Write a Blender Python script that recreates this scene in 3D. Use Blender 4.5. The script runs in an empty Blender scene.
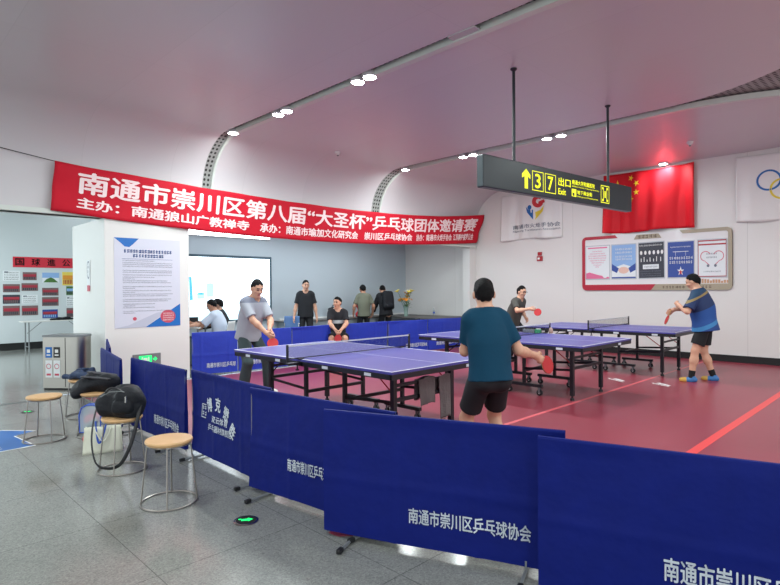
import bpy, bmesh, math, random
import numpy as np
from mathutils import Vector, Matrix

random.seed(7)
rng = np.random.default_rng(7)
SC = bpy.context.scene
COL = SC.collection

# ------------------------------------------------------------------ camera
# world axes: X runs along the long side of the tables (towards the viewer), Y along the left wall, Z up
A = math.radians(-45.22); PITCH = -0.006; ROLL = -0.007; FPX = 550.2; HCAM = 1.491
def cam_to_world(x, y, z):
    return Vector((x*math.cos(A)+y*math.sin(A), -x*math.sin(A)+y*math.cos(A), z))
cd = bpy.data.cameras.new('camera'); cam = bpy.data.objects.new('camera', cd); COL.objects.link(cam)
cd.sensor_width = 36; cd.sensor_fit = 'HORIZONTAL'; cd.lens = FPX/780*36; cd.clip_start = .05; cd.clip_end = 200
R0 = cam_to_world(1, 0, 0); F0 = cam_to_world(0, math.cos(PITCH), math.sin(PITCH)); U0 = cam_to_world(0, -math.sin(PITCH), math.cos(PITCH))
right = math.cos(ROLL)*R0+math.sin(ROLL)*U0; up = -math.sin(ROLL)*R0+math.cos(ROLL)*U0
cam.matrix_world = Matrix(((right.x, up.x, -F0.x, 0), (right.y, up.y, -F0.y, 0), (right.z, up.z, -F0.z, HCAM), (0, 0, 0, 1)))
SC.camera = cam

# ------------------------------------------------------------------ world, exposure, large lights
w = bpy.data.worlds.new('world'); SC.world = w; w.use_nodes = True
w.node_tree.nodes['Background'].inputs[0].default_value = (.9, .97, 1, 1)
w.node_tree.nodes['Background'].inputs[1].default_value = 1.9
SC.view_settings.view_transform = 'Standard'; SC.view_settings.look = 'None'
SC.view_settings.exposure = 0.0; SC.view_settings.gamma = 1.0; SC.view_settings.use_curve_mapping = False
SC.cycles.max_bounces = 8; SC.cycles.diffuse_bounces = 5
SPOT_W = 40.0        # one ceiling spotlight
HALL_W = 34.0        # spotlights of the concourse behind the viewer
SCREEN_E = 2.6       # the projection screen
def area(name, loc, size, power, color, rot=(0, 0, 0), sy=None):
    l = bpy.data.lights.new(name, 'AREA'); l.energy = power; l.color = color; l.size = size
    if sy: l.shape = 'RECTANGLE'; l.size_y = sy
    o = bpy.data.objects.new(name, l); COL.objects.link(o); o.location = loc; o.rotation_euler = rot
    return o
area('concourse_ceiling_light', (-14.4, -1.2, 3.9), 3.5, 540, (.86, .97, 1), sy=2.5)      # the hall on the left
area('meeting_room_fill', (-10.5, 8.0, 2.95), .6, 80, (.85, .95, 1), sy=5)  # added fill without a fixture, brightens the room behind the opening

# ------------------------------------------------------------------ materials
def lin(c):
    c = c/255.0
    return c/12.92 if c <= .04045 else ((c+.055)/1.055)**2.4
def rgb(r, g, b): return (lin(r), lin(g), lin(b), 1)
def mat(name, col, rough=.5, metal=0.0, spec=.5, noise=None, bump=None, emit=0, sheen=0, trans=0, alpha=1, ecol=None, coat=0):
    m = bpy.data.materials.new(name); m.use_nodes = True
    nt = m.node_tree; b = nt.nodes['Principled BSDF']
    c = rgb(*col)
    b.inputs['Base Color'].default_value = c
    b.inputs['Roughness'].default_value = rough; b.inputs['Metallic'].default_value = metal
    b.inputs['Specular IOR Level'].default_value = spec
    if coat: b.inputs['Coat Weight'].default_value = coat; b.inputs['Coat Roughness'].default_value = .15
    if sheen: b.inputs['Sheen Weight'].default_value = sheen
    if trans: b.inputs['Transmission Weight'].default_value = trans
    if alpha < 1: b.inputs['Alpha'].default_value = alpha
    if emit:
        b.inputs['Emission Color'].default_value = rgb(*(ecol or col)); b.inputs['Emission Strength'].default_value = emit
    tc = nt.nodes.new('ShaderNodeTexCoord')
    if noise:
        n = nt.nodes.new('ShaderNodeTexNoise'); n.inputs['Scale'].default_value = noise[0]; n.inputs['Detail'].default_value = 4
        nt.links.new(tc.outputs['Object'], n.inputs['Vector'])
        mx = nt.nodes.new('ShaderNodeMix'); mx.data_type = 'RGBA'
        k = noise[1]
        mx.inputs[6].default_value = (c[0]*(1-k), c[1]*(1-k), c[2]*(1-k), 1); mx.inputs[7].default_value = tuple(min(1, x*(1+k)) for x in c[:3])+(1,)
        nt.links.new(n.outputs['Fac'], mx.inputs[0]); nt.links.new(mx.outputs[2], b.inputs['Base Color'])
    if bump:
        n = nt.nodes.new('ShaderNodeTexNoise'); n.inputs['Scale'].default_value = bump[0]; n.inputs['Detail'].default_value = 3
        nt.links.new(tc.outputs['Object'], n.inputs['Vector'])
        bp = nt.nodes.new('ShaderNodeBump'); bp.inputs['Strength'].default_value = bump[1]; bp.inputs['Distance'].default_value = .02
        nt.links.new(n.outputs['Fac'], bp.inputs['Height']); nt.links.new(bp.outputs['Normal'], b.inputs['Normal'])
    return m

def N(m): return m.node_tree.nodes
def LK(m, a, b): m.node_tree.links.new(a, b)

def floor_mat():
    m = mat('terrazzo', (150, 151, 147), .16, spec=.5)
    nt = m.node_tree; b = N(m)['Principled BSDF']; tc = N(m)['Texture Coordinate']
    v = nt.nodes.new('ShaderNodeTexVoronoi'); v.inputs['Scale'].default_value = 130; LK(m, tc.outputs['Object'], v.inputs['Vector'])
    n = nt.nodes.new('ShaderNodeTexNoise'); n.inputs['Scale'].default_value = 1.1; n.inputs['Detail'].default_value = 5; LK(m, tc.outputs['Object'], n.inputs['Vector'])
    r = nt.nodes.new('ShaderNodeValToRGB'); r.color_ramp.elements[0].position = .0; r.color_ramp.elements[0].color = rgb(122, 123, 119)
    r.color_ramp.elements[1].position = 1; r.color_ramp.elements[1].color = rgb(160, 161, 155)
    LK(m, v.outputs['Color'], r.inputs[0])
    mx = nt.nodes.new('ShaderNodeMix'); mx.data_type = 'RGBA'; mx.blend_type = 'MULTIPLY'; mx.inputs[0].default_value = .35
    LK(m, r.outputs[0], mx.inputs[6]); LK(m, n.outputs['Fac'], mx.inputs[7])
    mp = nt.nodes.new('ShaderNodeMapping'); mp.inputs['Location'].default_value = (.2, -.25, 0); LK(m, tc.outputs['Object'], mp.inputs['Vector'])
    br = nt.nodes.new('ShaderNodeTexBrick'); br.offset = 0; br.inputs['Scale'].default_value = 1; br.inputs['Brick Width'].default_value = .9; br.inputs['Row Height'].default_value = .9
    br.inputs['Mortar Size'].default_value = .003; br.inputs['Mortar Smooth'].default_value = .1
    br.inputs['Color1'].default_value = (1, 1, 1, 1); br.inputs['Color2'].default_value = (.97, .97, .97, 1); br.inputs['Mortar'].default_value = (.55, .55, .55, 1)
    LK(m, mp.outputs['Vector'], br.inputs['Vector'])
    m2 = nt.nodes.new('ShaderNodeMix'); m2.data_type = 'RGBA'; m2.blend_type = 'MULTIPLY'; m2.inputs[0].default_value = 1
    LK(m, mx.outputs[2], m2.inputs[6]); LK(m, br.outputs['Color'], m2.inputs[7]); LK(m, m2.outputs[2], b.inputs['Base Color'])
    return m

def seam_mat(name, col, rough, wx, wz, axis, off=(0, 0), dark=.72, spec=.5):
    """painted metal panels with fine joints; axis: which world axes run along the panel's width and height"""
    m = mat(name, col, rough, spec=spec)
    nt = m.node_tree; b = N(m)['Principled BSDF']; tc = N(m)['Texture Coordinate']
    sx = nt.nodes.new('ShaderNodeSeparateXYZ'); LK(m, tc.outputs['Object'], sx.inputs[0])
    cb = nt.nodes.new('ShaderNodeCombineXYZ'); LK(m, sx.outputs[axis[0]], cb.inputs[0]); LK(m, sx.outputs[axis[1]], cb.inputs[1])
    mp = nt.nodes.new('ShaderNodeMapping'); mp.inputs['Location'].default_value = (off[0], off[1], 0); LK(m, cb.outputs[0], mp.inputs['Vector'])
    br = nt.nodes.new('ShaderNodeTexBrick'); br.offset = 0; br.inputs['Scale'].default_value = 1; br.inputs['Brick Width'].default_value = wx; br.inputs['Row Height'].default_value = wz
    br.inputs['Mortar Size'].default_value = .004; br.inputs['Mortar Smooth'].default_value = .3
    c = rgb(*col)
    br.inputs['Color1'].default_value = c; br.inputs['Color2'].default_value = (c[0]*.97, c[1]*.97, c[2]*.97, 1); br.inputs['Mortar'].default_value = (c[0]*dark, c[1]*dark, c[2]*dark, 1)
    LK(m, mp.outputs['Vector'], br.inputs['Vector']); LK(m, br.outputs['Color'], b.inputs['Base Color'])
    return m

def perforated_mat():
    m = mat('perforated_metal', (150, 152, 150), .45)
    nt = m.node_tree; b = N(m)['Principled BSDF']
    uv = nt.nodes.new('ShaderNodeTexCoord')
    mp = nt.nodes.new('ShaderNodeMapping'); mp.inputs['Scale'].default_value = (12, 14, 1); LK(m, uv.outputs['UV'], mp.inputs['Vector'])
    v = nt.nodes.new('ShaderNodeTexVoronoi'); v.inputs['Scale'].default_value = 1; v.inputs['Randomness'].default_value = 0; v.voronoi_dimensions = '2D'
    LK(m, mp.outputs['Vector'], v.inputs['Vector'])
    r = nt.nodes.new('ShaderNodeValToRGB'); r.color_ramp.elements[0].position = .27; r.color_ramp.elements[0].color = (.01, .01, .01, 1)
    r.color_ramp.elements[1].position = .32; r.color_ramp.elements[1].color = rgb(150, 154, 150)
    LK(m, v.outputs['Distance'], r.inputs[0]); LK(m, r.outputs[0], b.inputs['Base Color'])
    return m

def band_mat(name, axis, stops, rough=.8, interp='CONSTANT', noise=0, rot=None):
    """colour bands along one object axis: stops [(position in metres, colour)], sorted"""
    m = mat(name, stops[0][1], rough)
    nt = m.node_tree; b = N(m)['Principled BSDF']; tc = N(m)['Texture Coordinate']
    src = tc.outputs['Object']
    if rot:
        mp = nt.nodes.new('ShaderNodeMapping'); mp.inputs['Rotation'].default_value = rot; LK(m, src, mp.inputs['Vector']); src = mp.outputs['Vector']
    sx = nt.nodes.new('ShaderNodeSeparateXYZ'); LK(m, src, sx.inputs[0])
    lo, hi = stops[0][0], stops[-1][0]+.2
    mr = nt.nodes.new('ShaderNodeMapRange'); mr.inputs[1].default_value = lo; mr.inputs[2].default_value = hi; LK(m, sx.outputs[axis], mr.inputs[0])
    r = nt.nodes.new('ShaderNodeValToRGB'); r.color_ramp.interpolation = interp
    els = r.color_ramp.elements
    while len(els) < len(stops): els.new(.5)
    for e, (p, c) in zip(els, stops): e.position = (p-lo)/(hi-lo); e.color = rgb(*c)
    LK(m, mr.outputs[0], r.inputs[0]); LK(m, r.outputs[0], b.inputs['Base Color'])
    return m

M = dict(
    floor=floor_mat(),
    court=mat('court_vinyl', (142, 48, 64), .34, spec=.6, noise=(1.2, .06)),
    line=mat('court_line', (226, 66, 66), .4),
    line2=mat('court_line_pale', (214, 92, 100), .4),
    white=mat('white_print', (232, 232, 230), .6),
    offwhite=mat('off_white_print', (205, 212, 220), .6),
    wall=seam_mat('white_wall_panels', (222, 219, 216), .3, 3.6, 12, (0, 2), off=(2.69, 1)),
    wall_l=seam_mat('white_cove_panels', (220, 219, 215), .3, 1.5, 12, (1, 2), off=(-.4, 6)),
    ceil=seam_mat('ceiling_panels', (205, 202, 204), .32, 3.0, 1.35, (0, 1), off=(.4, .15), dark=.9),
    pier=mat('white_pier', (222, 221, 218), .3), lip=mat('ceiling_lip', (205, 212, 205), .3),
    perf=perforated_mat(),
    dark=mat('black_rubber', (18, 18, 20), .6),
    black=mat('black_powder_coat', (20, 21, 26), .4, noise=(30, .1)),
    blackplastic=mat('black_plastic', (24, 24, 28), .45),
    steel=mat('brushed_steel', (168, 166, 160), .28, metal=1, bump=(60, .05)),
    chrome=mat('chrome_rod', (170, 168, 165), .2, metal=1),
    rod=mat('steel_rod', (150, 144, 138), .3, metal=.9),
    grey=mat('grey_metal', (128, 132, 134), .45, metal=.3),
    blue_cloth=mat('shaded_blue_nylon', (10, 25, 104), .6, spec=.15, noise=(7, .18), bump=(7, .4)),  # front barriers: shade of the side facing the viewer put into the colour
    blue_cloth_lit=mat('lit_blue_nylon', (24, 52, 168), .5, noise=(9, .1), bump=(7, .4)),  # back row: same cloth, its stronger light put into the colour
    top=mat('blue_violet_tabletop', (74, 72, 154), .34, spec=.5),
    edge=mat('tabletop_line', (226, 226, 235), .5),
    tblack=mat('table_black_metal', (20, 22, 30), .4),
    tsteel=mat('table_bracket', (120, 122, 126), .4, metal=.6),
    net=mat('net_mesh', (60, 62, 64), .8, alpha=.2),
    tape=mat('net_tape', (205, 205, 205), .7),
    red_cloth=mat('red_banner_cloth', (196, 26, 46), .7, spec=.2, noise=(5, .08), bump=(5, .35)),
    flag_red=mat('red_flag_cloth', (206, 18, 34), .6, spec=.3, noise=(4, .06), bump=(6, .15)),
    flag_white=mat('white_flag_cloth', (224, 222, 220), .6, bump=(6, .3)),
    yellow=mat('flag_yellow', (246, 214, 40), .6),
    sign=mat('sign_case', (30, 40, 46), .35),
    signside=mat('sign_case_end', (66, 78, 82), .4),
    signglow=mat('lit_sign_yellow', (226, 226, 40), .5, emit=.75, ecol=(226, 230, 40)),
    seat=mat('pale_wood_seat', (206, 164, 116), .4, noise=(12, .12)),
    skin=mat('skin', (205, 156, 130), .55, noise=(20, .05)),
    skin2=mat('tanned_skin', (182, 132, 106), .55, noise=(20, .05)),
    eye=mat('eye', (28, 22, 20), .3),
    lips=mat('lips', (166, 96, 88), .5),
    hair=mat('black_hair', (12, 11, 12), .75, spec=.2, bump=(70, .5)),
    teal=mat('teal_jersey', (11, 60, 84), .8, spec=.2, noise=(7, .12), bump=(9, .25)),
    shorts=mat('black_shorts', (15, 16, 22), .8, bump=(9, .25)),
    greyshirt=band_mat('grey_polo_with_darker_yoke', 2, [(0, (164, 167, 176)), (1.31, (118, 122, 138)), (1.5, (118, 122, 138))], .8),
    darkgrey=mat('charcoal_tee', (72, 70, 66), .85, noise=(60, .2), bump=(9, .25)),
    greenpants=mat('dark_green_trousers', (66, 82, 84), .85, bump=(8, .25)),
    blacktee=mat('black_tee', (24, 25, 30), .85, bump=(9, .25)),
    blackband=band_mat('black_tee_with_pale_band', 2, [(0, (24, 25, 32)), (.78, (178, 184, 188)), (.85, (24, 25, 32)), (1.4, (24, 25, 32))], .85),
    olive=mat('olive_shirt', (104, 106, 90), .85, bump=(9, .25)),
    paleshirt=mat('pale_blue_shirt', (196, 206, 222), .8, bump=(9, .25)),
    bluejersey=band_mat('blue_jersey_with_diagonal_stripes', 2, [(0, (24, 62, 126)), (.78, (52, 122, 176)), (.84, (22, 72, 142)), (1.06, (17, 42, 88)), (1.25, (140, 120, 76)), (1.285, (20, 58, 90)), (1.5, (20, 58, 90))], .7, rot=(.35, .25, 0)),
    shoe_w=mat('white_shoe', (214, 212, 206), .5),
    shoe_d=mat('dark_shoe', (40, 40, 46), .5),
    shoe_b=mat('blue_shoe', (52, 110, 168), .5), shoe_g=mat('gold_shoe_toe', (196, 152, 66), .5),
    sock=mat('black_sock', (20, 20, 22), .9),
    rubber_red=mat('red_paddle_rubber', (178, 30, 36), .6),
    rubber_black=mat('black_paddle_rubber', (26, 26, 28), .5),
    wood=mat('paddle_wood', (196, 150, 100), .5),
    towel=mat('grey_brown_towel', (116, 108, 108), .95, bump=(60, .5)),
    bag=mat('black_bag_nylon', (18, 20, 27), .6, spec=.3, noise=(14, .3), bump=(24, .5)),
    denim=mat('denim', (46, 60, 86), .9, noise=(40, .3), bump=(30, .4)),
    tote=mat('cream_tote', (222, 222, 204), .7),
    clear=mat('clear_vinyl', (205, 220, 230), .15, alpha=.35),
    bluetrim=mat('blue_trim', (38, 78, 176), .5),
    redbag=mat('red_bag', (196, 48, 58), .6),
    glass=mat('vase_glass', (170, 200, 190), .08, alpha=.45),
    leaf=mat('leaf_green', (70, 112, 50), .6),
    orange=mat('orange_petal', (226, 150, 50), .6), yellowp=mat('yellow_petal', (228, 204, 90), .6),
    counter=mat('counter_top', (96, 92, 90), .5), counterf=mat('counter_front', (150, 160, 166), .5),
    room=mat('meeting_room_wall', (186, 196, 202), .6), roomc=mat('meeting_room_ceiling', (200, 204, 206), .7),
    screen=mat('lit_screen', (235, 246, 255), .4, emit=SCREEN_E, ecol=(226, 243, 255)),
    screenblue=mat('lit_screen_blue', (90, 180, 230), .4, emit=.75, ecol=(90, 190, 236)),
    screenpale=mat('lit_screen_pale', (170, 220, 240), .4, emit=.9, ecol=(176, 226, 244)),
    frame=mat('screen_frame', (70, 92, 104), .4),
    tube=mat('light_tube', (255, 255, 255), .4, emit=7, ecol=(238, 250, 255)),
    lens=mat('lamp_lens', (255, 255, 255), .3, emit=60, ecol=(246, 248, 255)),
    lampbody=mat('lamp_housing', (190, 190, 190), .4),
    green=mat('exit_green', (30, 220, 110), .4, emit=1.3, ecol=(30, 230, 110)),
    photowall=mat('display_wall', (205, 212, 214), .5),
    paper=mat('white_paper', (226, 230, 232), .6),
    redpaper=mat('red_paper', (206, 40, 60), .6), ink=mat('black_ink', (24, 22, 24), .6), inkgrey=mat('grey_ink', (110, 116, 130), .6),
    inkblue=mat('blue_ink', (60, 90, 150), .6),
    posterbg=mat('lilac_paper', (206, 208, 222), .5), pblue=mat('poster_blue', (18, 104, 184), .5), pred=mat('poster_red', (196, 76, 96), .5),
    maroon=mat('board_red', (176, 26, 52), .4), khaki=mat('board_khaki', (164, 152, 130), .4), boardwhite=mat('board_white', (226, 224, 224), .4),
    pink=mat('poster_pink', (222, 110, 150), .5), lightblue=mat('poster_light_blue', (140, 176, 222), .5), navy=mat('poster_navy', (44, 72, 150), .5),
    darkposter=mat('poster_charcoal', (52, 54, 66), .5), acrylic=mat('acrylic_holder', (190, 194, 200), .2),
    sticker=mat('floor_sticker_blue', (24, 96, 172), .35),
    ring_blue=mat('ring_blue', (30, 100, 170), .6), ring_black=mat('ring_black', (30, 30, 34), .6), ring_red=mat('ring_red', (200, 40, 50), .6),
    ring_green=mat('ring_green', (40, 140, 70), .6), ring_yellow=mat('ring_yellow', (224, 200, 60), .6),
    alarm=mat('alarm_red', (168, 28, 40), .4), plastic_w=mat('white_plastic', (216, 216, 212), .5), plastic_b=mat('blue_plastic', (70, 104, 150), .5),
)

# ------------------------------------------------------------------ mesh helpers
def V(*a): return np.array(a, float)
def nrm(v):
    v = np.asarray(v, float); return v/(np.linalg.norm(v)+1e-12)

class B:
    """collects shapes into one mesh"""
    def __init__(s): s.v = []; s.f = []; s.mi = []; s.uv = None; s.m = 0
    def add(s, vs, fs):
        o = len(s.v); s.v += [tuple(float(c) for c in p) for p in vs]; s.f += [tuple(i+o for i in f) for f in fs]; s.mi += [s.m]*len(fs); return s
    def box(s, c, d, rz=0, R=None):
        hx, hy, hz = d[0]/2, d[1]/2, d[2]/2
        pts = [V(x*hx, y*hy, z*hz) for x in (-1, 1) for y in (-1, 1) for z in (-1, 1)]
        if R is None:
            cz, sz = math.cos(rz), math.sin(rz); R = np.array([[cz, -sz, 0], [sz, cz, 0], [0, 0, 1]])
        pts = [R@p+np.array(c, float) for p in pts]
        return s.add(pts, [(0, 1, 3, 2), (4, 6, 7, 5), (0, 4, 5, 1), (2, 3, 7, 6), (0, 2, 6, 4), (1, 5, 7, 3)])
    def tube(s, pts, r, n=8, closed=False, flat=None):
        pts = [np.array(p, float) for p in pts]; k = len(pts); vs = []; fs = []
        prev = None
        for i, p in enumerate(pts):
            a = pts[(i-1) % k] if (closed or i > 0) else p; b = pts[(i+1) % k] if (closed or i < k-1) else p
            t = nrm(b-a)
            if prev is None:
                u = np.cross(t, (0, 0, 1)); 
                if np.linalg.norm(u) < .1: u = np.cross(t, (1, 0, 0))
            else: u = prev-t*np.dot(prev, t)
            u = nrm(u); prev = u; w_ = np.cross(t, u)
            rr = r[i] if hasattr(r, '__len__') else r
            fl = flat or 1
            vs += [p+rr*(math.cos(2*math.pi*j/n)*u+fl*math.sin(2*math.pi*j/n)*w_) for j in range(n)]
        m = k if closed else k-1
        for i in range(m):
            for j in range(n):
                a, b = i*n+j, i*n+(j+1) % n; c, d = ((i+1) % k)*n+(j+1) % n, ((i+1) % k)*n+j
                fs.append((a, b, c, d))
        if not closed: fs += [tuple(range(n))[::-1], tuple(range((k-1)*n, k*n))]
        return s.add(vs, fs)
    def cyl(s, a, b, r, r2=None, n=20): return s.tube([a, b], [r, r if r2 is None else r2], n)
    def lathe(s, prof, c=(0, 0, 0), n=24):
        vs = []; fs = []; k = len(prof)
        for r, z in prof:
            vs += [(c[0]+r*math.cos(2*math.pi*j/n), c[1]+r*math.sin(2*math.pi*j/n), c[2]+z) for j in range(n)]
        for i in range(k-1):
            for j in range(n): fs.append((i*n+j, i*n+(j+1) % n, (i+1)*n+(j+1) % n, (i+1)*n+j))
        fs += [tuple(range(n))[::-1], tuple(range((k-1)*n, k*n))]
        return s.add(vs, fs)
    def ball(s, c, r, n=12, R=None):
        rx, ry, rz = (r, r, r) if not hasattr(r, '__len__') else r
        vs = []; fs = []; m = n//2
        for i in range(m+1):
            t = math.pi*i/m
            for j in range(n):
                p = V(rx*math.sin(t)*math.cos(2*math.pi*j/n), ry*math.sin(t)*math.sin(2*math.pi*j/n), rz*math.cos(t))
                vs.append((p if R is None else R@p)+np.array(c, float))
        for i in range(m):
            for j in range(n): fs.append((i*n+j, (i+1)*n+j, (i+1)*n+(j+1) % n, i*n+(j+1) % n))
        return s.add(vs, fs)
    def prism(s, outline, f0, f1):
        """outline of 2-d points; f0 and f1 map it to the two faces"""
        k = len(outline); vs = [f0(*p) for p in outline]+[f1(*p) for p in outline]
        fs = [tuple(range(k))[::-1], tuple(range(k, 2*k))]+[(i, (i+1) % k, k+(i+1) % k, k+i) for i in range(k)]
        return s.add(vs, fs)
    def flat(s, outline, f): return s.add([f(*p) for p in outline], [tuple(range(len(outline)))])
    def grid(s, fn, nu, nv):
        vs = [fn(i/nu, j/nv) for i in range(nu+1) for j in range(nv+1)]
        fs = [(i*(nv+1)+j, (i+1)*(nv+1)+j, (i+1)*(nv+1)+j+1, i*(nv+1)+j+1) for i in range(nu) for j in range(nv)]
        return s.add(vs, fs)

def obj(name, b, m, parent=None, smooth=False, bevel=0, solid=0, angle=None):
    me = bpy.data.meshes.new(name)
    me.from_pydata(b.v, [], b.f)
    ms = m if isinstance(m, (list, tuple)) else [m]
    for x in ms: me.materials.append(M[x] if isinstance(x, str) else x)
    if len(ms) > 1: me.polygons.foreach_set('material_index', b.mi)
    bm = bmesh.new(); bm.from_mesh(me); bmesh.ops.recalc_face_normals(bm, faces=bm.faces); bm.to_mesh(me); bm.free()
    if smooth:
        me.polygons.foreach_set('use_smooth', [True]*len(me.polygons))
        me.set_sharp_from_angle(angle=math.radians(angle or 40))
    o = bpy.data.objects.new(name, me); COL.objects.link(o)
    if parent: o.parent = parent
    if bevel:
        d = o.modifiers.new('bevel', 'BEVEL'); d.width = bevel; d.segments = 2; d.limit_method = 'ANGLE'
    if solid:
        d = o.modifiers.new('thickness', 'SOLIDIFY'); d.thickness = solid; d.offset = 0
    return o
def tag(o, label, cat, group=None, kind=None):
    o['label'] = label; o['category'] = cat
    if group: o['group'] = group
    if kind: o['kind'] = kind
    return o
def thing(name, label, cat, loc=(0, 0, 0), rz=0, group=None):
    o = bpy.data.objects.new(name, None); COL.objects.link(o); o.location = loc; o.rotation_euler = (0, 0, rz); o.empty_display_size = .1
    return tag(o, label, cat, group)
def struct(name, b, m, **k):
    o = obj(name, b, m, **k); o['kind'] = 'structure'; return o
def dup(root, loc, rz, label):
    r = root.copy(); COL.objects.link(r); r.location = loc; r.rotation_euler = (0, 0, rz); r['label'] = label
    for ch in list(root.children):
        c = ch.copy(); COL.objects.link(c); c.parent = r
        for g in list(ch.children):
            d = g.copy(); COL.objects.link(d); d.parent = c
    return r

_txt = {}
def text2d(s, bold=.0):
    """outline of a line of writing as flat polygons, one unit high, first character at x = 0"""
    k = (s, bold)
    if k not in _txt:
        c = bpy.data.curves.new('writing', 'FONT'); c.body = s; c.resolution_u = 3
        o = bpy.data.objects.new('writing', c); COL.objects.link(o); bpy.context.view_layer.update()
        me = bpy.data.meshes.new_from_object(o.evaluated_get(bpy.context.evaluated_depsgraph_get()))
        v = np.array([p.co[:] for p in me.vertices])[:, :2] if len(me.vertices) else np.zeros((1, 2))
        f = [tuple(p.vertices) for p in me.polygons]
        bpy.data.objects.remove(o); bpy.data.curves.remove(c); bpy.data.meshes.remove(me)
        _txt[k] = (v, f)
    return _txt[k]
def write(b, s, x0, x1, y0, y1, fn, bold=.0, cut=None):
    """fits writing into the rectangle x0..x1, y0..y1 of a surface that fn maps to 3-d"""
    v, f = text2d(s); v = np.array(v); lo, hi = v.min(0)-bold, v.max(0)+bold
    if bold:                                                     # heavier strokes: the same outline again, shifted a little
        n0, sh_ = len(v), [(-bold, 0), (bold, 0), (0, -bold*.8), (0, bold*.8)]
        f = [tuple(i+n0*k for i in t_) for k in range(4) for t_ in f]; v = np.concatenate([v+np.array(o_) for o_ in sh_])
    q = (v-lo)/np.maximum(hi-lo, 1e-6)
    if cut:
        bm = bmesh.new(); vs = [bm.verts.new((p[0], p[1], 0)) for p in q]
        for t_ in f:
            try: bm.faces.new([vs[i] for i in t_])
            except ValueError: pass
        for ax, n in ((0, cut[0]), (1, cut[1])):
            for i in range(1, n):
                pl = [0, 0, 0]; pl[ax] = i/n; no = [0, 0, 0]; no[ax] = 1
                bmesh.ops.bisect_plane(bm, geom=bm.verts[:]+bm.edges[:]+bm.faces[:], plane_co=pl, plane_no=no)
        bm.verts.index_update(); q = [v_.co[:] for v_ in bm.verts]; f = [[v_.index for v_ in t_.verts] for t_ in bm.faces]; bm.free()
    b.add([fn(x0+(x1-x0)*p[0], y0+(y1-y0)*p[1]) for p in q], f); return b
def scribble(b, x0, x1, y, h, fn, n=None):
    """an illegible line of small print: a row of short strokes"""
    x = x0; r = random.Random(int(abs(x0*977+y*7919+x1*31)*1000))
    while x < x1-h*.5:
        ww = h*r.uniform(.55, .95)
        for k in range(2):
            yy = y+h*(.1+.45*k+r.uniform(0, .15)); b.flat([(x, yy), (min(x+ww, x1), yy), (min(x+ww, x1), yy+h*.16), (x, yy+h*.16)], fn)
        xx = x+ww*r.uniform(.2, .7); b.flat([(xx, y), (xx+h*.14, y), (xx+h*.14, y+h), (xx, y+h)], fn)
        x += h*1.08
    return b
def rect(x0, x1, y0, y1): return [(x0, y0), (x1, y0), (x1, y1), (x0, y1)]
def rrect(x0, x1, y0, y1, r, n=6):
    o = []
    for cx, cy, a in ((x1-r, y1-r, 0), (x0+r, y1-r, 90), (x0+r, y0+r, 180), (x1-r, y0+r, 270)):
        o += [(cx+r*math.cos(math.radians(a+90*i/n)), cy+r*math.sin(math.radians(a+90*i/n))) for i in range(n+1)]
    return o
def disc(cx, cy, r, n=24, ry=None): return [(cx+r*math.cos(2*math.pi*i/n), cy+(ry or r)*math.sin(2*math.pi*i/n)) for i in range(n)]
def star(cx, cy, r, a0=90):
    return [(cx+(r if i % 2 == 0 else r*.382)*math.cos(math.radians(a0+36*i)), cy+(r if i % 2 == 0 else r*.382)*math.sin(math.radians(a0+36*i))) for i in range(10)]
def ringstrip(b, cx, cy, r, wd, fn, a0=0, a1=360, n=36):
    for i in range(n):
        p, q = math.radians(a0+(a1-a0)*i/n), math.radians(a0+(a1-a0)*(i+1)/n)
        b.flat([(cx+(r-wd)*math.cos(p), cy+(r-wd)*math.sin(p)), (cx+r*math.cos(p), cy+r*math.sin(p)), (cx+r*math.cos(q), cy+r*math.sin(q)), (cx+(r-wd)*math.cos(q), cy+(r-wd)*math.sin(q))], fn)

# ------------------------------------------------------------------ the setting
YW = 12.45           # end wall
XL = -9.15           # left wall face
XB = -11.85          # back wall of the meeting room
XP = -16.8           # wall with the photo display
ZC = 4.1
b = B(); b.box((-5, 3, -.05), (30, 26, .1)); struct('floor', b, 'floor')
b = B(); b.prism([(-8.9, 2.38), (-3.0, 2.36), (-2.69, 2.30), (-2.66, 2.095), (-2.58, 2.105), (-2.4, 2.3), (-1.36, 2.66), (7, 3.3), (7, YW-.01), (-8.9, YW-.01)], lambda x, y: (x, y, .0005), lambda x, y: (x, y, .004))
struct('floor_court', b, 'court')
b = B(); b.box((-3.38, 7.42, .0045), (.05, 9.96, .001)); o = obj('court_line', b, 'line2', bpy.data.objects['floor_court'])
b = B(); b.box((-1.6, 7.6, .0045), (.085, 9.6, .001)); o = obj('court_line', b, 'line', bpy.data.objects['floor_court'])
b = B()
for mx_, my_ in ((-3.7, 8.86), (-3.03, 8.9)):
    for i in range(6):
        b.box((mx_-.15+.05*i, my_-.03*i, .0046), (.03, .07, .0008), .7+.2*(i % 3))
    b.box((mx_, my_, .0045), (.26, .06, .0006), -.6)
obj('court_marking', b, 'white', bpy.data.objects['floor_court'])
b = B(); b.box((-8.93, 7.3, .003), (.06, 10.2, .006)); struct('trim_1', b, 'offwhite')
b = B(); b.box((-8.77, -1, .001), (.1, 6.2, .002)); struct('trim_2', b, mat('dark_floor_strip', (84, 86, 84), .3))

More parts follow.
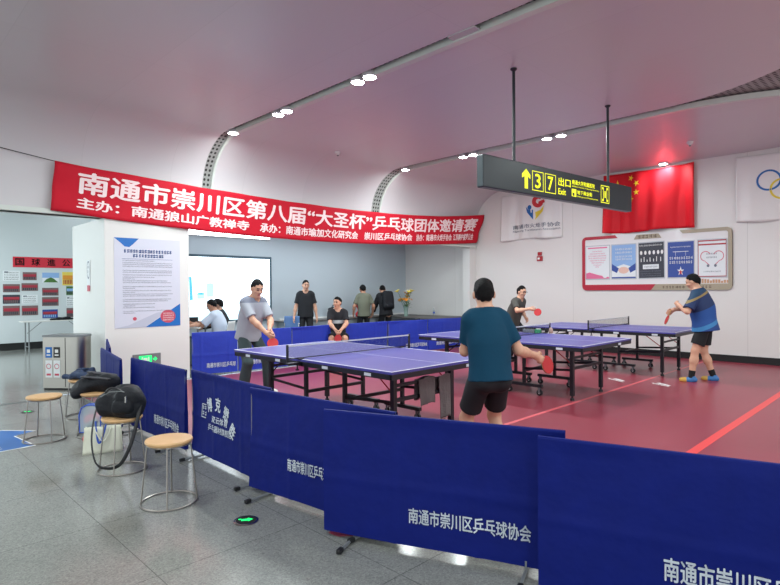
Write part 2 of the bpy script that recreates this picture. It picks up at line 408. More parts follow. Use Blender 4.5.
# ceiling with a cove down to the left wall; slots run along X
def profile():
    us = list(np.linspace(7, 0, 8))+list(np.linspace(-.2, -3.2, 16))+[-4, -6, -8.2]
    p = [(u, ZC, 0, 1) for u in us]
    for t in np.linspace(8, 90, 12):
        t = math.radians(t); p.append((-8.2-.95*math.sin(t), 3.2+.9*math.cos(t), math.sin(t), math.cos(t)))
    p.append((XL, 2.62, 1, 0))
    return p
PRO = profile()
def widen(u, k): return k*max(0, u+2.8)**2 if u < 1 else k*3.8**2
def ceil_piece(name, y0, y1, k0, k1, m='wall_l', lower=0.0):
    b = B(); n = len(PRO)
    for (u, z, nx, nz) in PRO:
        a, c = y0+widen(u, k0), y1-widen(u, k1); c = max(c, a+.02)
        b.v += [(u+nx*lower, a, z-nz*lower), (u+nx*lower, c, z-nz*lower), (u-nx*.05, a, z+nz*.05), (u-nx*.05, c, z+nz*.05)]
    for i in range(n-1):
        q = 4*i; r = q+4
        b.f += [(q, r, r+1, q+1), (q+2, q+3, r+3, r+2), (q, q+2, r+2, r), (q+1, r+1, r+3, q+3)]
        b.mi += [0]*4
    b.f += [(0, 1, 3, 2), (4*n-4, 4*n-2, 4*n-1, 4*n-3)]; b.mi += [0, 0]
    return struct(name, b, m, smooth=True, angle=30)
def cove_mat():
    # one paint for ceiling and cove: joints along both directions
    return 'ceil'
ceil_piece('ceiling_1', -6.0, .40, 0, 0, 'ceil'); 
ceil_piece('ceiling_2', .66, 4.46, 0, .22, 'ceil'); ceil_piece('ceiling_3', 4.66, 8.50, .1, .26, 'ceil'); ceil_piece('ceiling_4', 8.78, YW, .2, 0, 'ceil')
def strip(name, y0, y1):
    b = B(); n = len(PRO); uv = []; s = 0
    for i, (u, z, nx, nz) in enumerate(PRO):
        if i: s += math.hypot(u-PRO[i-1][0], z-PRO[i-1][1])
        dp = .07-.05*min(1, nx*2.5); b.v += [(u-nx*dp, y0, z+nz*dp), (u-nx*dp, y1, z+nz*dp)]; uv += [(s, y0), (s, y1)]
    for i in range(n-1): b.f.append((2*i, 2*i+2, 2*i+3, 2*i+1)); b.mi.append(0)
    o = struct(name, b, 'perf', smooth=True, solid=.01)
    me = o.data; l = me.uv_layers.new(name='UVMap')
    for lp in me.loops: l.data[lp.index].uv = uv[lp.vertex_index]
    return o
strip('ceiling_5', .2, .9); strip('ceiling_6', 3.2, 5.4); strip('ceiling_7', 7.0, 10.2)
def lip(name, y0, k, wd=.1):
    b = B(); n = len(PRO)
    for (u, z, nx, nz) in PRO:
        a = y0+widen(u, k)
        cv = min(1, nx*2.5)*.065
        for dy, dn in ((cv, .05), (wd, .05), (wd, -.022), (cv, -.03+cv*.3)): b.v.append((u-nx*dn, a+dy, z+nz*dn))
    for i in range(n-1):
        for j in range(4):
            q = 4*i; b.f.append((q+j, q+(j+1) % 4, q+4+(j+1) % 4, q+4+j)); b.mi.append(0)
    b.f += [(0, 1, 2, 3), (4*n-4, 4*n-1, 4*n-2, 4*n-3)]; b.mi += [0, 0]
    return struct(name, b, 'lip', smooth=True, angle=30)
lip('trim_3', 4.56, .1); lip('trim_4', 8.68, .2); lip('trim_5', .56, 0)

# left wall: header over the openings, pier and the stub by the end wall
b = B(); b.box((XL-.125, 3.225, 2.86), (.24, 18.45, .48)); struct('wall_left', b, 'wall_l')
b = B(); b.box((XL-.06, -2.0, 2.655), (.24, 9.7, .07)); b.box((XL-.06, 8.3, 2.64), (.24, 8.2, .05)); struct('trim_6', b, 'lip', bevel=.006)
b = B(); b.box(((XL+.05-10.76)/2, (2.85+4.19)/2, 1.31), (10.76+XL+.05, 1.34, 2.62)); struct('wall_pier', b, 'pier')
b = B(); b.box((XL-.12, (12.16+YW)/2, 1.31), (.24, YW-12.16, 2.62)); struct('wall_stub', b, 'pier')
b = B(); b.box(((7+XB)/2-.2, YW+.05, 2.1), (7-XB+.4, .1, 4.2)); struct('wall_right', b, 'wall')
b = B(); b.box(((7-9.1)/2, YW-.008, .07), (16.1, .016, .14)); struct('baseboard_right', b, 'dark')
# meeting room behind the opening
b = B(); b.box((XB-.05, (4.19+YW)/2, 1.6), (.1, YW-4.19, 3.2)); struct('wall_back', b, 'room')
b = B(); b.box(((XB-10.76)/2, 4.24, 1.6), (abs(XB+10.76), .1, 3.2)); struct('wall_side', b, 'room')
b = B(); b.box(((XB+XL-.26)/2, (4.19+YW)/2, 3.05), (abs(XB-XL+.26), YW-4.19, .08)); struct('ceiling_8', b, 'roomc')
b = B(); b.box((XB+.012, 10.1, .74), (.024, 4.6, .05)); struct('trim_7', b, 'white')
# concourse on the left, behind the left opening
b = B(); b.box((XP-.05, -1, 1.9), (.1, 14, 3.8)); struct('wall_far', b, 'photowall')
b = B(); b.box((XP+.01, -1, .09), (.02, 14, .18)); struct('baseboard_far', b, 'dark')
b = B(); b.box(((XP+XL-.26)/2, -.8, 4.0), (abs(XP-XL+.26), 10.1, .08)); struct('ceiling_9', b, 'roomc')
b = B(); b.box(((XP+XB-.1)/2, 4.95, 1.9), (abs(XP-XB)-.1, .08, 3.8)); struct('wall_partition', b, 'photowall')

# ------------------------------------------------------------------ ceiling spotlights
def spotlight(x, y, label, z=ZC, power=None):
    t = thing('ceiling_spotlight', label, 'spotlight', (x, y, z), 0, 'spotlights along the ceiling slots')
    h = B(); h.lathe([(.078, -.03), (.092, -.03), (.097, -.012), (.097, .03), (.05, .05)], n=24); obj('housing', h, 'lampbody', t, smooth=True)
    l = B(); l.lathe([(.04, -.036), (.077, -.032), (.077, -.026), (.04, -.026)], n=24); obj('lens', l, 'lens', t, smooth=True)  # lens and housing drawn oversize, their shape stands for the lamp's glare
    d = bpy.data.lights.new('spotlight_beam', 'AREA'); d.shape = 'DISK'; d.size = .13; d.energy = power or SPOT_W; d.color = (.90, 1, .985)
    lo = bpy.data.objects.new('spotlight_beam', d); COL.objects.link(lo); lo.parent = t; lo.location = (0, 0, -.045)
    return t
spotlight(-8.24, 4.57, 'single spotlight at the left end of the nearer ceiling slot, above the banner', power=SPOT_W*.55)
spotlight(-6.92, 4.57, 'second spotlight along the nearer slot, left one of its bright pair')
spotlight(-6.70, 4.57, 'third spotlight along the nearer slot, right one of its bright pair')
spotlight(-5.15, 4.57, 'fourth spotlight along the nearer slot, left one of the topmost pair')
spotlight(-4.93, 4.57, 'fifth spotlight along the nearer slot, right one of the topmost pair')
spotlight(-8.23, 8.66, 'single spotlight at the left end of the farther ceiling slot', power=SPOT_W*.55)
spotlight(-6.66, 8.66, 'spotlight of the farther slot beside the black sign, left of the pair')
spotlight(-6.42, 8.66, 'spotlight of the farther slot beside the black sign, right of the pair')
spotlight(-4.84, 8.66, 'spotlight above the black hanging sign, left of the pair between its rods')
spotlight(-4.58, 8.66, 'spotlight above the black hanging sign, right of the pair between its rods')
spotlight(-4.15, 12.22, 'bright spotlight shining down the top of the red flag', power=14)
for x, y in ((-1.0, 4.57), (1.4, 4.57), (-.8, 8.66), (2.0, 8.66)):
    spotlight(x, y, 'spotlight of the ceiling slots further right, out of the picture')
for x, y in ((-6.6, .5), (-4.4, .5), (-1.8, .5), (.8, .5), (-3, -3), (1, -3)):
    spotlight(x, y, 'spotlight of the concourse ceiling behind the viewer', power=HALL_W)
b = B(); b.box((-3.45, 4.52, ZC-.006), (.34, .13, .012)); tag(obj('blank_ceiling_plate', b, 'lampbody'), 'unlit pale plate closing the nearer ceiling slot', 'ceiling plate')
for (x, y, l) in ((-8.1, 6.67, 'small round detector on the ceiling above the banner'), (-3.22, 10.82, 'small round detector on the ceiling above the red flag')):
    t = thing('smoke_detector', l, 'smoke detector', (x, y, ZC), 0, 'ceiling smoke detectors')
    b = B(); b.lathe([(.055, 0), (.055, -.02), (.04, -.035), (.025, -.05), (.02, -.06)], n=20); obj('detector_body', b, 'plastic_w', t, smooth=True)
    b = B(); b.lathe([(.02, -.06), (.018, -.075), (.01, -.08)], n=12); obj('sensor', b, 'grey', t, smooth=True)

# ------------------------------------------------------------------ table tennis tables
TL, TW, TH = 2.74, 1.525, .76
def make_table(label, loc, rz):
    t = thing('table_tennis_table', label, 'table tennis table', loc, rz, 'blue table tennis tables')
    for sx in (-1, 1):                                            # two leaves
        b = B(); b.box((sx*TL/4, 0, TH-.0125), (TL/2-.006, TW, .025)); top = obj('tabletop', b, 'top', t, bevel=.003)
        b = B()
        b.box((sx*(TL/2-.01), 0, TH+.0004), (.02, TW, .001)); b.box((sx*TL/4, -TW/2+.01, TH+.0004), (TL/2-.006, .02, .001)); b.box((sx*TL/4, TW/2-.01, TH+.0004), (TL/2-.006, .02, .001))
        b.box((sx*TL/4, 0, TH+.0004), (TL/2-.006, .004, .001)); obj('edge_line', b, 'edge', top)
        b = B()
        b.box((sx*(TL/2-.02), 0, TH-.05), (.03, TW-.01, .05)); b.box((sx*.03, 0, TH-.05), (.03, TW-.01, .05))
        for sy in (-1, 1): b.box((sx*TL/4, sy*(TW/2-.02), TH-.05), (TL/2-.02, .03, .05))
        b.box((sx*TL/4, 0, TH-.045), (TL/2-.04, .04, .04))
        obj('apron', b, 'tblack', t, bevel=.003)
        for sy in (-1, 1):
            for xx in (.42, 1.05):
                b = B(); b.box((sx*xx, sy*(TW/2-.004), TH-.05), (.09, .004, .028)); obj('brand_plate', b, 'offwhite', t)
        b = B(); b.box((sx*(TL/2-.004), .35, TH-.05), (.004, .09, .028)); obj('brand_plate', b, 'offwhite', t)
        for sy in (-1, 1):
            lx, ly = sx*(TL/2-.31), sy*(TW/2-.33)
            b = B(); b.box((lx, ly, .37), (.05, .05, .62)); leg = obj('leg', b, 'tblack', t, bevel=.004)
            b = B(); b.cyl((lx, ly, .062), (lx, ly, .03), .014); b.cyl((lx, ly, .03), (lx, ly, 0), .026, .03); obj('leveller', b, 'blackplastic', leg, smooth=True)
            wx = sx*(TL/2-1.03)
            b = B(); b.box((wx, ly, .42), (.04, .04, .54)); b.box((wx, ly, .135), (.56, .05, .04)); obj('carriage_post', b, 'tblack', t, bevel=.003)
            b = B(); b.tube([(lx, ly, .40), ((lx+wx)/2, ly, .38), (wx, ly, .36)], .016, 4); obj('side_rail', b, 'tblack', t)
            b = B(); b.tube([(lx, ly*.98, .47), (lx-sx*.3, ly*.98, TH-.07)], .007, 6); obj('folding_brace', b, 'alarm' if sx > 0 else 'tblack', t)
            for dx in (-.24, .24):
                cx = wx+dx
                b = B(); b.cyl((cx, ly-.013, .042), (cx, ly+.013, .042), .042, n=18); cs = obj('caster', b, 'blackplastic', t, smooth=True)
                b = B(); b.cyl((cx, ly-.016, .042), (cx, ly+.016, .042), .016, n=12); obj('hub', b, 'plastic_w', cs, smooth=True)
                b = B(); b.box((cx, ly-.02, .075), (.03, .004, .08)); b.box((cx, ly+.02, .075), (.03, .004, .08)); b.box((cx, ly, .112), (.04, .044, .008)); obj('fork', b, 'tsteel', cs)
        lx = sx*(TL/2-.31); wx = sx*(TL/2-1.03)
        b = B(); b.box((lx, 0, .42), (.035, TW-.66, .035)); obj('end_rail', b, 'tblack', t, bevel=.003)
        b = B(); b.box((lx, 0, .56), (.03, TW-.66, .03)); obj('towel_rail', b, 'tblack', t, bevel=.003)
        b = B(); b.box((wx, 0, .33), (.035, TW-.66, .035)); obj('carriage_rail', b, 'tblack', t, bevel=.003)
    for sy in (-1, 1):
        y = sy*(TW/2+.1525)
        b = B(); b.box((0, y, TH+.07), (.022, .022, .18)); p = obj('net_post', b, 'tblack', t, bevel=.004)
        b = B(); b.box((0, sy*(TW/2+.07), TH-.04), (.06, .17, .02)); b.box((0, sy*(TW/2-.005), TH+.006), (.07, .06, .01)); b.cyl((0, sy*(TW/2+.03), TH-.11), (0, sy*(TW/2+.03), TH-.04), .008)
        b.lathe([(.02, 0), (.02, .012)], (0, sy*(TW/2+.03), TH-.115), 10); obj('net_clamp', b, 'tblack', p)
    y = TW/2+.145
    b = B(); b.box((0, 0, TH+.075), (.003, 2*y, .13)); n = obj('net', b, 'net', t)
    b = B(); b.box((0, 0, TH+.145), (.006, 2*y, .015)); obj('net_tape', b, 'tape', n)
    b = B(); b.box((0, 0, TH+.012), (.005, 2*y, .01)); obj('net_cord', b, 'ink', n)
    return t
TABLES = [(-4.77, 4.152, 0), (-4.525, 7.243, .004), (-4.406, 10.15, .019)]
tt = make_table('blue table tennis table nearest the front barriers, with grey cloths on its rail', (TABLES[0][0], TABLES[0][1], .004), TABLES[0][2])
dup(tt, (TABLES[1][0], TABLES[1][1], .004), TABLES[1][2], 'middle blue table tennis table, with a green box beside its net post')
dup(tt, (TABLES[2][0], TABLES[2][1], .004), TABLES[2][2], 'blue table tennis table farthest from the front barriers, along the white wall')

def cloth_over_rail(label, x, y, wd, drop_f, drop_b, z, seed):
    r = random.Random(seed); ph = r.uniform(0, 6)
    b = B()
    def fn(s, q):
        # q runs from the front hem over the rail to the back hem
        yy = (s-.5)*wd
        tot = drop_f+drop_b; d = q*tot
        fold = .02*math.sin(9*s+ph)+.014*math.sin(19*s+ph*2)
        wdt = 1-.12*min(1, abs(d-drop_f)/max(drop_f, drop_b))*(.5+.5*math.sin(ph))
        if d < drop_f: xx, zz = .026+abs(fold)*((drop_f-d)/drop_f), -(drop_f-d)
        else: xx, zz = -.026-abs(fold)*((d-drop_f)/drop_b), -(d-drop_f)
        if abs(d-drop_f) < .02: zz = .012
        return (x+xx, y+yy*wdt, z+.016+zz-.01*math.sin(5*s+ph))
    b.grid(fn, 12, 24)
    return tag(obj('towel', b, 'towel', smooth=True, solid=.006), label, 'towel', 'grey towels on the table rail')
cloth_over_rail('wide grey-brown towel draped over the front table rail, left of two', -3.71, 4.17, .25, .25, .2, .566, 3)
cloth_over_rail('narrow longer grey-brown towel hanging from the front table rail, right of two', -3.71, 4.45, .19, .43, .14, .566, 8)
t = thing('score_box', 'small green and grey box on the middle table beside its net post', 'score box', (-4.62, 7.95, .7655), .1)
b = B(); b.box((0, 0, .03), (.1, .05, .06)); obj('box_body', b, mat('green_card', (60, 170, 110), .5), t, bevel=.004)
b = B(); b.box((-.16, 0, .03), (.2, .05, .055)); obj('box_back', b, 'grey', t, bevel=.004)
tag(obj('ball_pouch', B().ball((-4.50, 8.14, .80), (.035, .03, .055)), mat('beige_cloth', (190, 160, 150), .8), smooth=True), 'small beige pouch hanging at the middle table net post', 'pouch')

# ------------------------------------------------------------------ barriers
BL, BZ0, BZ1 = 1.40, .03, .75
CLUB = '南通市崇川区乒乓球协会'
def bwav(seed):
    r = random.Random(seed); c = [(r.uniform(1.5, 6), r.uniform(-6, 6), r.uniform(0, 6), r.uniform(.002, .0045)) for _ in range(6)]
    def f(x, z):
        o = sum(a*math.sin(p*x+q*z+h) for p, q, h, a in c)
        e = min(1, (BZ1-z)/.06)
        for fx in (-.24, .24): o += .006*math.exp(-((x-fx)/.022)**2)   # the fold creases
        o += .004*math.exp(-((z-.36)/.02)**2)
        return o*max(0, e)
    return f
def make_barrier(label, a, c, seed, lettering, bright=False, feet=True, group='blue barriers around the court'):
    a, c = np.array(a, float), np.array(c, float); d = c-a; L = float(np.linalg.norm(d)); rz = math.atan2(d[1], d[0]); m = (a+c)/2
    t = thing('court_barrier', label, 'barrier', (m[0], m[1], .004), rz, group)
    wv = bwav(seed)
    b = B()
    def fr(s, q): 
        x, z = (s-.5)*L, BZ0+(BZ1-BZ0)*q
        return (x, -.012-wv(x, z), z)
    def bk(s, q):
        x, z = (s-.5)*L, BZ0+(BZ1-BZ0)*q
        return (x, .012+.6*wv(x, z), z)
    nu, nv = 72, 36
    b.grid(fr, nu, nv); b.grid(bk, nu, nv)
    pts = [((i/nu-.5)*L) for i in range(nu+1)]
    # hem round the top tube and the two ends
    o = len(b.v)
    b.v += [(x, y, z) for x in pts for (y, z) in ((-.012, BZ1), (-.009, BZ1+.01), (0, BZ1+.013), (.009, BZ1+.01), (.012, BZ1))]
    for i in range(nu):
        for j in range(4): b.f.append((o+5*i+j, o+5*i+j+1, o+5*i+6+j, o+5*i+5+j)); b.mi.append(0)
    for s in (0, 1):
        o = len(b.v)
        for j in range(nv+1): b.v += [fr(s, j/nv), bk(s, j/nv)]
        for j in range(nv): b.f.append((o+2*j, o+2*j+1, o+2*j+3, o+2*j+2)); b.mi.append(0)
    cl = obj('cloth', b, 'blue_cloth_lit' if bright else 'blue_cloth', t, smooth=True)
    on = lambda x, z: (x, -.0175-wv(x, z), z)
    if lettering:
        b = B(); lettering(b, on, L); obj('lettering', b, 'offwhite', cl)
    b = B(); b.tube([(-L/2+.012, 0, .012), (-L/2+.012, 0, BZ1), (L/2-.012, 0, BZ1), (L/2-.012, 0, .012)], .007, 8); obj('frame', b, 'grey', t, smooth=True)
    if feet:
        for x in (-L/2+.2, L/2-.2):
            b = B(); b.tube([(x, -.17, .012), (x, .17, .012)], .009, 8); b.cyl((x, 0, .012), (x, 0, .06), .009); ft = obj('foot', b, 'grey', t, smooth=True)
            for sy in (-1, 1):
                b = B(); b.box((x, sy*.185, .013), (.028, .045, .024)); obj('foot_cap', b, 'dark', ft, bevel=.004)
    return t
def club(x0=.0, x1=.62, z0=.155, z1=.25):
    def f(b, on, L):
        write(b, CLUB, x0-.0, x1, z0, z1, on, .02, (36, 3))
    return f
def shop(b, on, L):
    # arched shop name, with two straight lines under it
    cx, z0 = -.16, .20
    chars = '博克懋胜'
    for i, ch in enumerate(chars):
        a = [112, 84, 56, 26][i]; r = .36; px, pz = cx-.05+r*.95*math.cos(math.radians(a)), .20+r*math.sin(math.radians(a))*.86
        tilt = math.radians((a-90)*.55); h = .062
        def on2(x, y, px=px, pz=pz, tilt=tilt): return on(px+x*math.cos(tilt)-y*math.sin(tilt), pz+x*math.sin(tilt)+y*math.cos(tilt))
        write(b, ch, -h*.8, h*.8, -h, h, on2, .03, (5, 5))
    px, pz = cx-.29, .43
    b.flat([(px-.035, pz-.07), (px-.03, pz+.05), (px-.022, pz+.05), (px-.027, pz-.07)], on); scribble(b, px-.02, px+.05, pz-.05, .04, on); scribble(b, px-.02, px+.05, pz, .04, on); b.flat(rect(px-.03, px+.05, pz+.045, pz+.052), on); b.flat(rect(px-.03, px+.05, pz-.07, pz-.062), on)
    write(b, '双云体育', cx-.13, cx+.17, .345, .405, on, .015, (12, 3))
    write(b, '乒乓器材旗舰店', cx-.2, cx+.24, .265, .325, on, .015, (18, 3))
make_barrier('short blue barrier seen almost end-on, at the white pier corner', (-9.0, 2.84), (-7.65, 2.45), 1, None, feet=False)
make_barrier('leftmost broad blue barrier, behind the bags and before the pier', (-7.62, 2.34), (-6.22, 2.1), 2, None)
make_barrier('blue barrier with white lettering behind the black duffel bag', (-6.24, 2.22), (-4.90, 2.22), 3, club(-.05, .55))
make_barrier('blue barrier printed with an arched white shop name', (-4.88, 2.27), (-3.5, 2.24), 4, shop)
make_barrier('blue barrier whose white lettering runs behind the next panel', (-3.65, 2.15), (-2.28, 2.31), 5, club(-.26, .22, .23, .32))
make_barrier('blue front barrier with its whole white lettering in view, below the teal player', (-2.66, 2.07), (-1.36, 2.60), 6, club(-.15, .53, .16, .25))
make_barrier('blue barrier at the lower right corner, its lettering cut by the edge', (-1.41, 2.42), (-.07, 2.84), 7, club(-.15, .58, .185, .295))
BP = [(-9.2, 4.21), (-8.98, 5.0), (-8.92, 6.2), (-8.93, 7.2)]
def club_b(b, on, L): write(b, CLUB, -L*.33, L*.33, .13, .22, on, .03, (30, 2))
make_barrier('bright blue barrier beside the pier, behind the man in grey', (-9.14, 4.25), (-8.98, 5.02), 11, lambda b, on, L: write(b, CLUB[:9], -.15, .36, .13, .22, on, .03, (30, 2)), True, False, 'bright blue barriers along the meeting room')
make_barrier('bright blue barrier below the man standing in black', (-8.97, 5.04), (-8.9, 6.12), 12, club_b, True, False, 'bright blue barriers along the meeting room')
make_barrier('bright blue barrier just left of the seated man', (-8.9, 6.14), (-8.94, 7.12), 13, None, True, False, 'bright blue barriers along the meeting room')
make_barrier('bright blue barrier just right of the seated man', (-8.95, 7.52), (-8.88, 8.72), 14, lambda b, on, L: write(b, CLUB, -L*.1, L*.45, .13, .22, on, .03, (30, 2)), True, False, 'bright blue barriers along the meeting room')
make_barrier('bright blue barrier below the flowers, lettering beside the net post', (-8.87, 8.74), (-8.68, 9.86), 15, lambda b, on, L: write(b, CLUB, -L*.08, L*.48, .13, .23, on, .03, (30, 2)), True, False, 'bright blue barriers along the meeting room')
make_barrier('bright blue barrier at the right end of the back row', (-8.67, 9.88), (-8.5, 11.28), 16, club_b, True, False, 'bright blue barriers along the meeting room')

# ------------------------------------------------------------------ banner, flags, hanging sign, notice board
def interp(t, xs, ys): return float(np.interp(t, xs, ys))
def smooth_interp(t, xs, ys):
    c = np.polyfit(xs, ys, 3); return float(np.polyval(c, t))
def ban(s, q):
    """s along 0..1, q up 0..1"""
    y = 2.12+(12.33-2.12)*s+q*(.06 if s < .5 else .06)
    zt = smooth_interp(y, [2.1, 3.6, 5.8, 8.1, 11.3, 12.4], [3.39, 3.31, 3.24, 3.23, 3.38, 3.50]); zb = smooth_interp(y, [2.1, 3.6, 5.8, 8.1, 11.6, 12.4], [2.67, 2.55, 2.50, 2.50, 2.68, 2.75])
    e = math.exp(-s*18)+math.exp(-(1-s)*22)
    x = -9.07+.27*q*max(0, (s-.8)/.2)**2+.012*math.sin(38*s+3*q)+.010*math.sin(71*s-5*q)+.02*e*math.sin(9*q+20*s)
    return (max(x, -9.125), y, zb+(zt-zb)*q)
t = thing('banner', 'long red banner with white lettering strung over the openings', 'banner', (0, 0, 0))
b = B(); b.grid(ban, 180, 14); cl = obj('banner_cloth', b, 'red_cloth', t, smooth=True, solid=.004)
def onb(s, q):
    p = ban(s, q); return (p[0]+.008, p[1], p[2])
yy = lambda y: (y-2.12)/(12.33-2.12)
b = B(); write(b, '南通市崇川区第八届“大圣杯”乒乓球团体邀请赛', yy(2.44), yy(12.12), .42, .90, onb, .028, (170, 3))
obj('title_lettering', b, mat('banner_lettering', (246, 222, 222), .6), cl)
BLM = mat('banner_small_lettering', (246, 222, 222), .6)
for tx, a0, a1 in (('主办：南通狼山广教禅寺', 2.44, 5.32), ('承办：南通市瑜加文化研究会', 5.55, 8.0), ('崇川区乒乓球协会', 8.2, 9.75), ('协办：南通市火炬手协会', 9.9, 11.25), ('江苏静护福罗公会', 11.3, 12.12)):
    b = B(); write(b, tx, yy(a0), yy(a1), .12, .36, onb, .03, (40, 2)); obj('host_lettering', b, BLM, cl)
b = B(); p0 = ban(0, 1); b.tube([(p0[0], p0[1], p0[2]-.01), (-9.1, 1.3, 3.50), (-9.1, -.6, 3.66)], .006, 6); obj('tie_string', b, 'ink', t)

def flag(label, x0, x1, z0, z1, m, seed, deep=.05, out=.05):
    t = thing('flag', label, 'flag', (0, 0, 0), 0, 'flags on the white wall')
    r = random.Random(seed); ph = [r.uniform(0, 6) for _ in range(4)]
    def fn(s, q):
        x = x0+(x1-x0)*s; z = z0+(z1-z0)*q
        k = .35+.65*(1-q)
        o = out+deep*k*(.5*math.sin(9*s+ph[0]+1.5*q)+.3*math.sin(19*s+ph[1]-2*q)+.2*math.sin(33*s+ph[2]))
        return (x, YW-max(.012, o), z-.02*math.sin(math.pi*s)*(q**2)-.015*math.sin(8*s+ph[3])*(1-q)**2)
    b = B(); b.grid(fn, 64, 24); c = obj('flag_cloth', b, m, t, smooth=True, solid=.003)
    on = lambda s, q: (lambda p: (p[0], p[1]-.006, p[2]))(fn(s, q))
    return t, c, on
t, c, on = flag('white association flag with a red, blue and yellow emblem', -8.28, -6.55, 2.74, 3.93, 'flag_white', 4, .07)
fw, fh = 1.73, 1.19
def E(cx, cy): return lambda x, y: on(cx+1.38*x/fw, cy+1.38*y/fh)
em = E(.555, .60)
b = B(); ringstrip(b, .1, .17, .12, .075, em, 40, 330, 20); b.flat([(.1, .1), (.24, .13), (.22, .19), (.1, .16)], em); b.flat([(.1, .29), (.3, .27), (.2, .21)], em); obj('red_swirl', b, 'ring_red', c)
b = B(); b.flat(disc(-.075, .07, .045), em); b.flat([(-.16, .1), (-.13, -.02), (0, -.17), (-.03, -.05), (-.1, .02)], em); b.flat([(-.1, .03), (0, .02), (.0, -.16), (-.09, -.06)], em); obj('blue_figure', b, 'ring_blue', c)
b = B(); b.flat([(.22, .07), (.2, -.03), (.03, -.18), (.07, -.05), (.14, 0)], em); b.flat([(.04, -.03), (.13, 0), (.05, -.15)], em); obj('yellow_figure', b, 'ring_yellow', c)
b = B(); write(b, '南通市火炬手协会', .2, .97, .235, .33, on, .02, (24, 2)); obj('lettering', b, 'inkgrey', c)
b = B(); write(b, 'Nantong Torchbearers Association', .2, .97, .155, .215, on, .01, (30, 1)); obj('english_lettering', b, 'inkgrey', c)
t, c, on = flag('large red flag with five yellow stars under a bright spotlight', -5.50, -3.60, 2.72, 4.05, 'flag_red', 9, .14, .085)
b = B(); g = lambda x, y: on(x/30, 1-y/20)
b.flat([(x, y) for x, y in star(5, 5, 3, -90)], g)
for sx, sy in ((10, 2), (12, 4), (12, 7), (10, 9)): b.flat(star(sx, sy, 1.1, math.degrees(math.atan2(5-sy, 5-sx))), g)
obj('stars', b, 'yellow', c)
t, c, on = flag('white flag with interlaced coloured rings at the right edge', -2.87, -.95, 2.74, 4.02, 'flag_white', 14, .07)
for nm, cx, cy, m in (('blue_ring', .28, .60, 'ring_blue'), ('black_ring', .5, .60, 'ring_black'), ('red_ring', .72, .60, 'ring_red'), ('yellow_ring', .39, .46, 'ring_yellow'), ('green_ring', .61, .46, 'ring_green')):
    b = B(); ringstrip(b, 0, 0, .2, .035, lambda x, y, cx=cx, cy=cy: (lambda p: p)(on(cx+x/1.92, cy+y/1.28)), 0, 360, 40); obj(nm, b, m, c)

# exit sign
a, c = np.array((-3.56, 5.06)), np.array((-3.243, 8.38)); d = c-a; L = float(np.linalg.norm(d)); rz = math.atan2(d[1], d[0])
t = thing('hanging_exit_sign', 'long black hanging exit sign with yellow arrow and lettering', 'sign', ((a[0]+c[0])/2-.05*math.sin(rz)*1, (a[1]+c[1])/2, 2.625), rz)
b = B(); b.box((0, .05, .185), (L, .1, .37)); case = obj('sign_case', b, 'sign', t, bevel=.012)
for sx in (-1, 1):
    b = B(); b.box((sx*(L/2+.002), .05, .185), (.006, .085, .345)); obj('end_plate', b, 'signside', case, bevel=.002)
on = lambda x, z: (x, -.002, z)
X = lambda s: -L/2+L*(s*.975+.018)
b = B(); b.flat([(X(.208), .064), (X(.228), .064), (X(.228), .21), (X(.243), .185), (X(.243), .235), (X(.218), .30), (X(.193), .235), (X(.193), .185), (X(.208), .21)], on); obj('arrow', b, 'signglow', case)
b = B()
for x0, x1, ch in ((.254, .325, '3'), (.334, .406, '7')):
    o_ = (X(x0), X(x1), .06, .30)
    for r_ in (rect(o_[0], o_[1], .288, .298), rect(o_[0], o_[1], .057, .067), rect(o_[0], o_[0]+.012, .057, .298), rect(o_[1]-.012, o_[1], .057, .298)): b.flat(r_, on)
    write(b, ch, X(x0+.018), X(x1-.018), .09, .268, on, .02)
obj('exit_numbers', b, 'signglow', case)
b = B(); write(b, '出口', X(.422), X(.508), .175, .285, on, .02); write(b, 'Exit', X(.422), X(.475), .065, .145, on, .02); obj('exit_lettering', b, 'signglow', case)
b = B(); write(b, '南通大学附属医院', X(.518), X(.688), .228, .29, on, .02); write(b, 'Affiliated Hospital of Nantong University', X(.518), X(.722), .192, .214, on, .01)
write(b, '地下商业街', X(.555), X(.668), .108, .165, on, .02); write(b, 'Underground Shopping Street', X(.555), X(.715), .068, .092, on, .01)
for r_ in (rect(X(.515), X(.549), .07, .08), rect(X(.515), X(.522), .08, .17), rect(X(.522), X(.549), .12, .17), rect(X(.535), X(.549), .08, .12)): b.flat(r_, on)
obj('place_lettering', b, 'signglow', case)
b = B(); x0, x1 = X(.737), X(.806)
for r_ in (rect(x0, x1, .29, .302), rect(x0, x1, .055, .067), rect(x0, x0+.012, .055, .302), rect(x1-.012, x1, .055, .302), rect(x0+.03, x0+.07, .08, .11), rect(x1-.07, x1-.03, .08, .11), rect(x0+.03, x0+.07, .245, .275), rect(x1-.07, x1-.03, .245, .275), rect(x0+.06, x0+.075, .08, .275), rect(x1-.075, x1-.06, .08, .275), rect(x0+.095, x1-.095, .13, .225)): b.flat(r_, on)
obj('lift_symbol', b, 'signglow', case)
for s in (.168, .825):
    b = B(); b.cyl((X(s), .05, .36), (X(s), .05, ZC-2.625), .018, n=12); b.lathe([(.04, 0), (.04, -.012), (.02, -.03)], (X(s), .05, ZC-2.625), 16); obj('hanging_rod', b, 'sign', t, smooth=True)

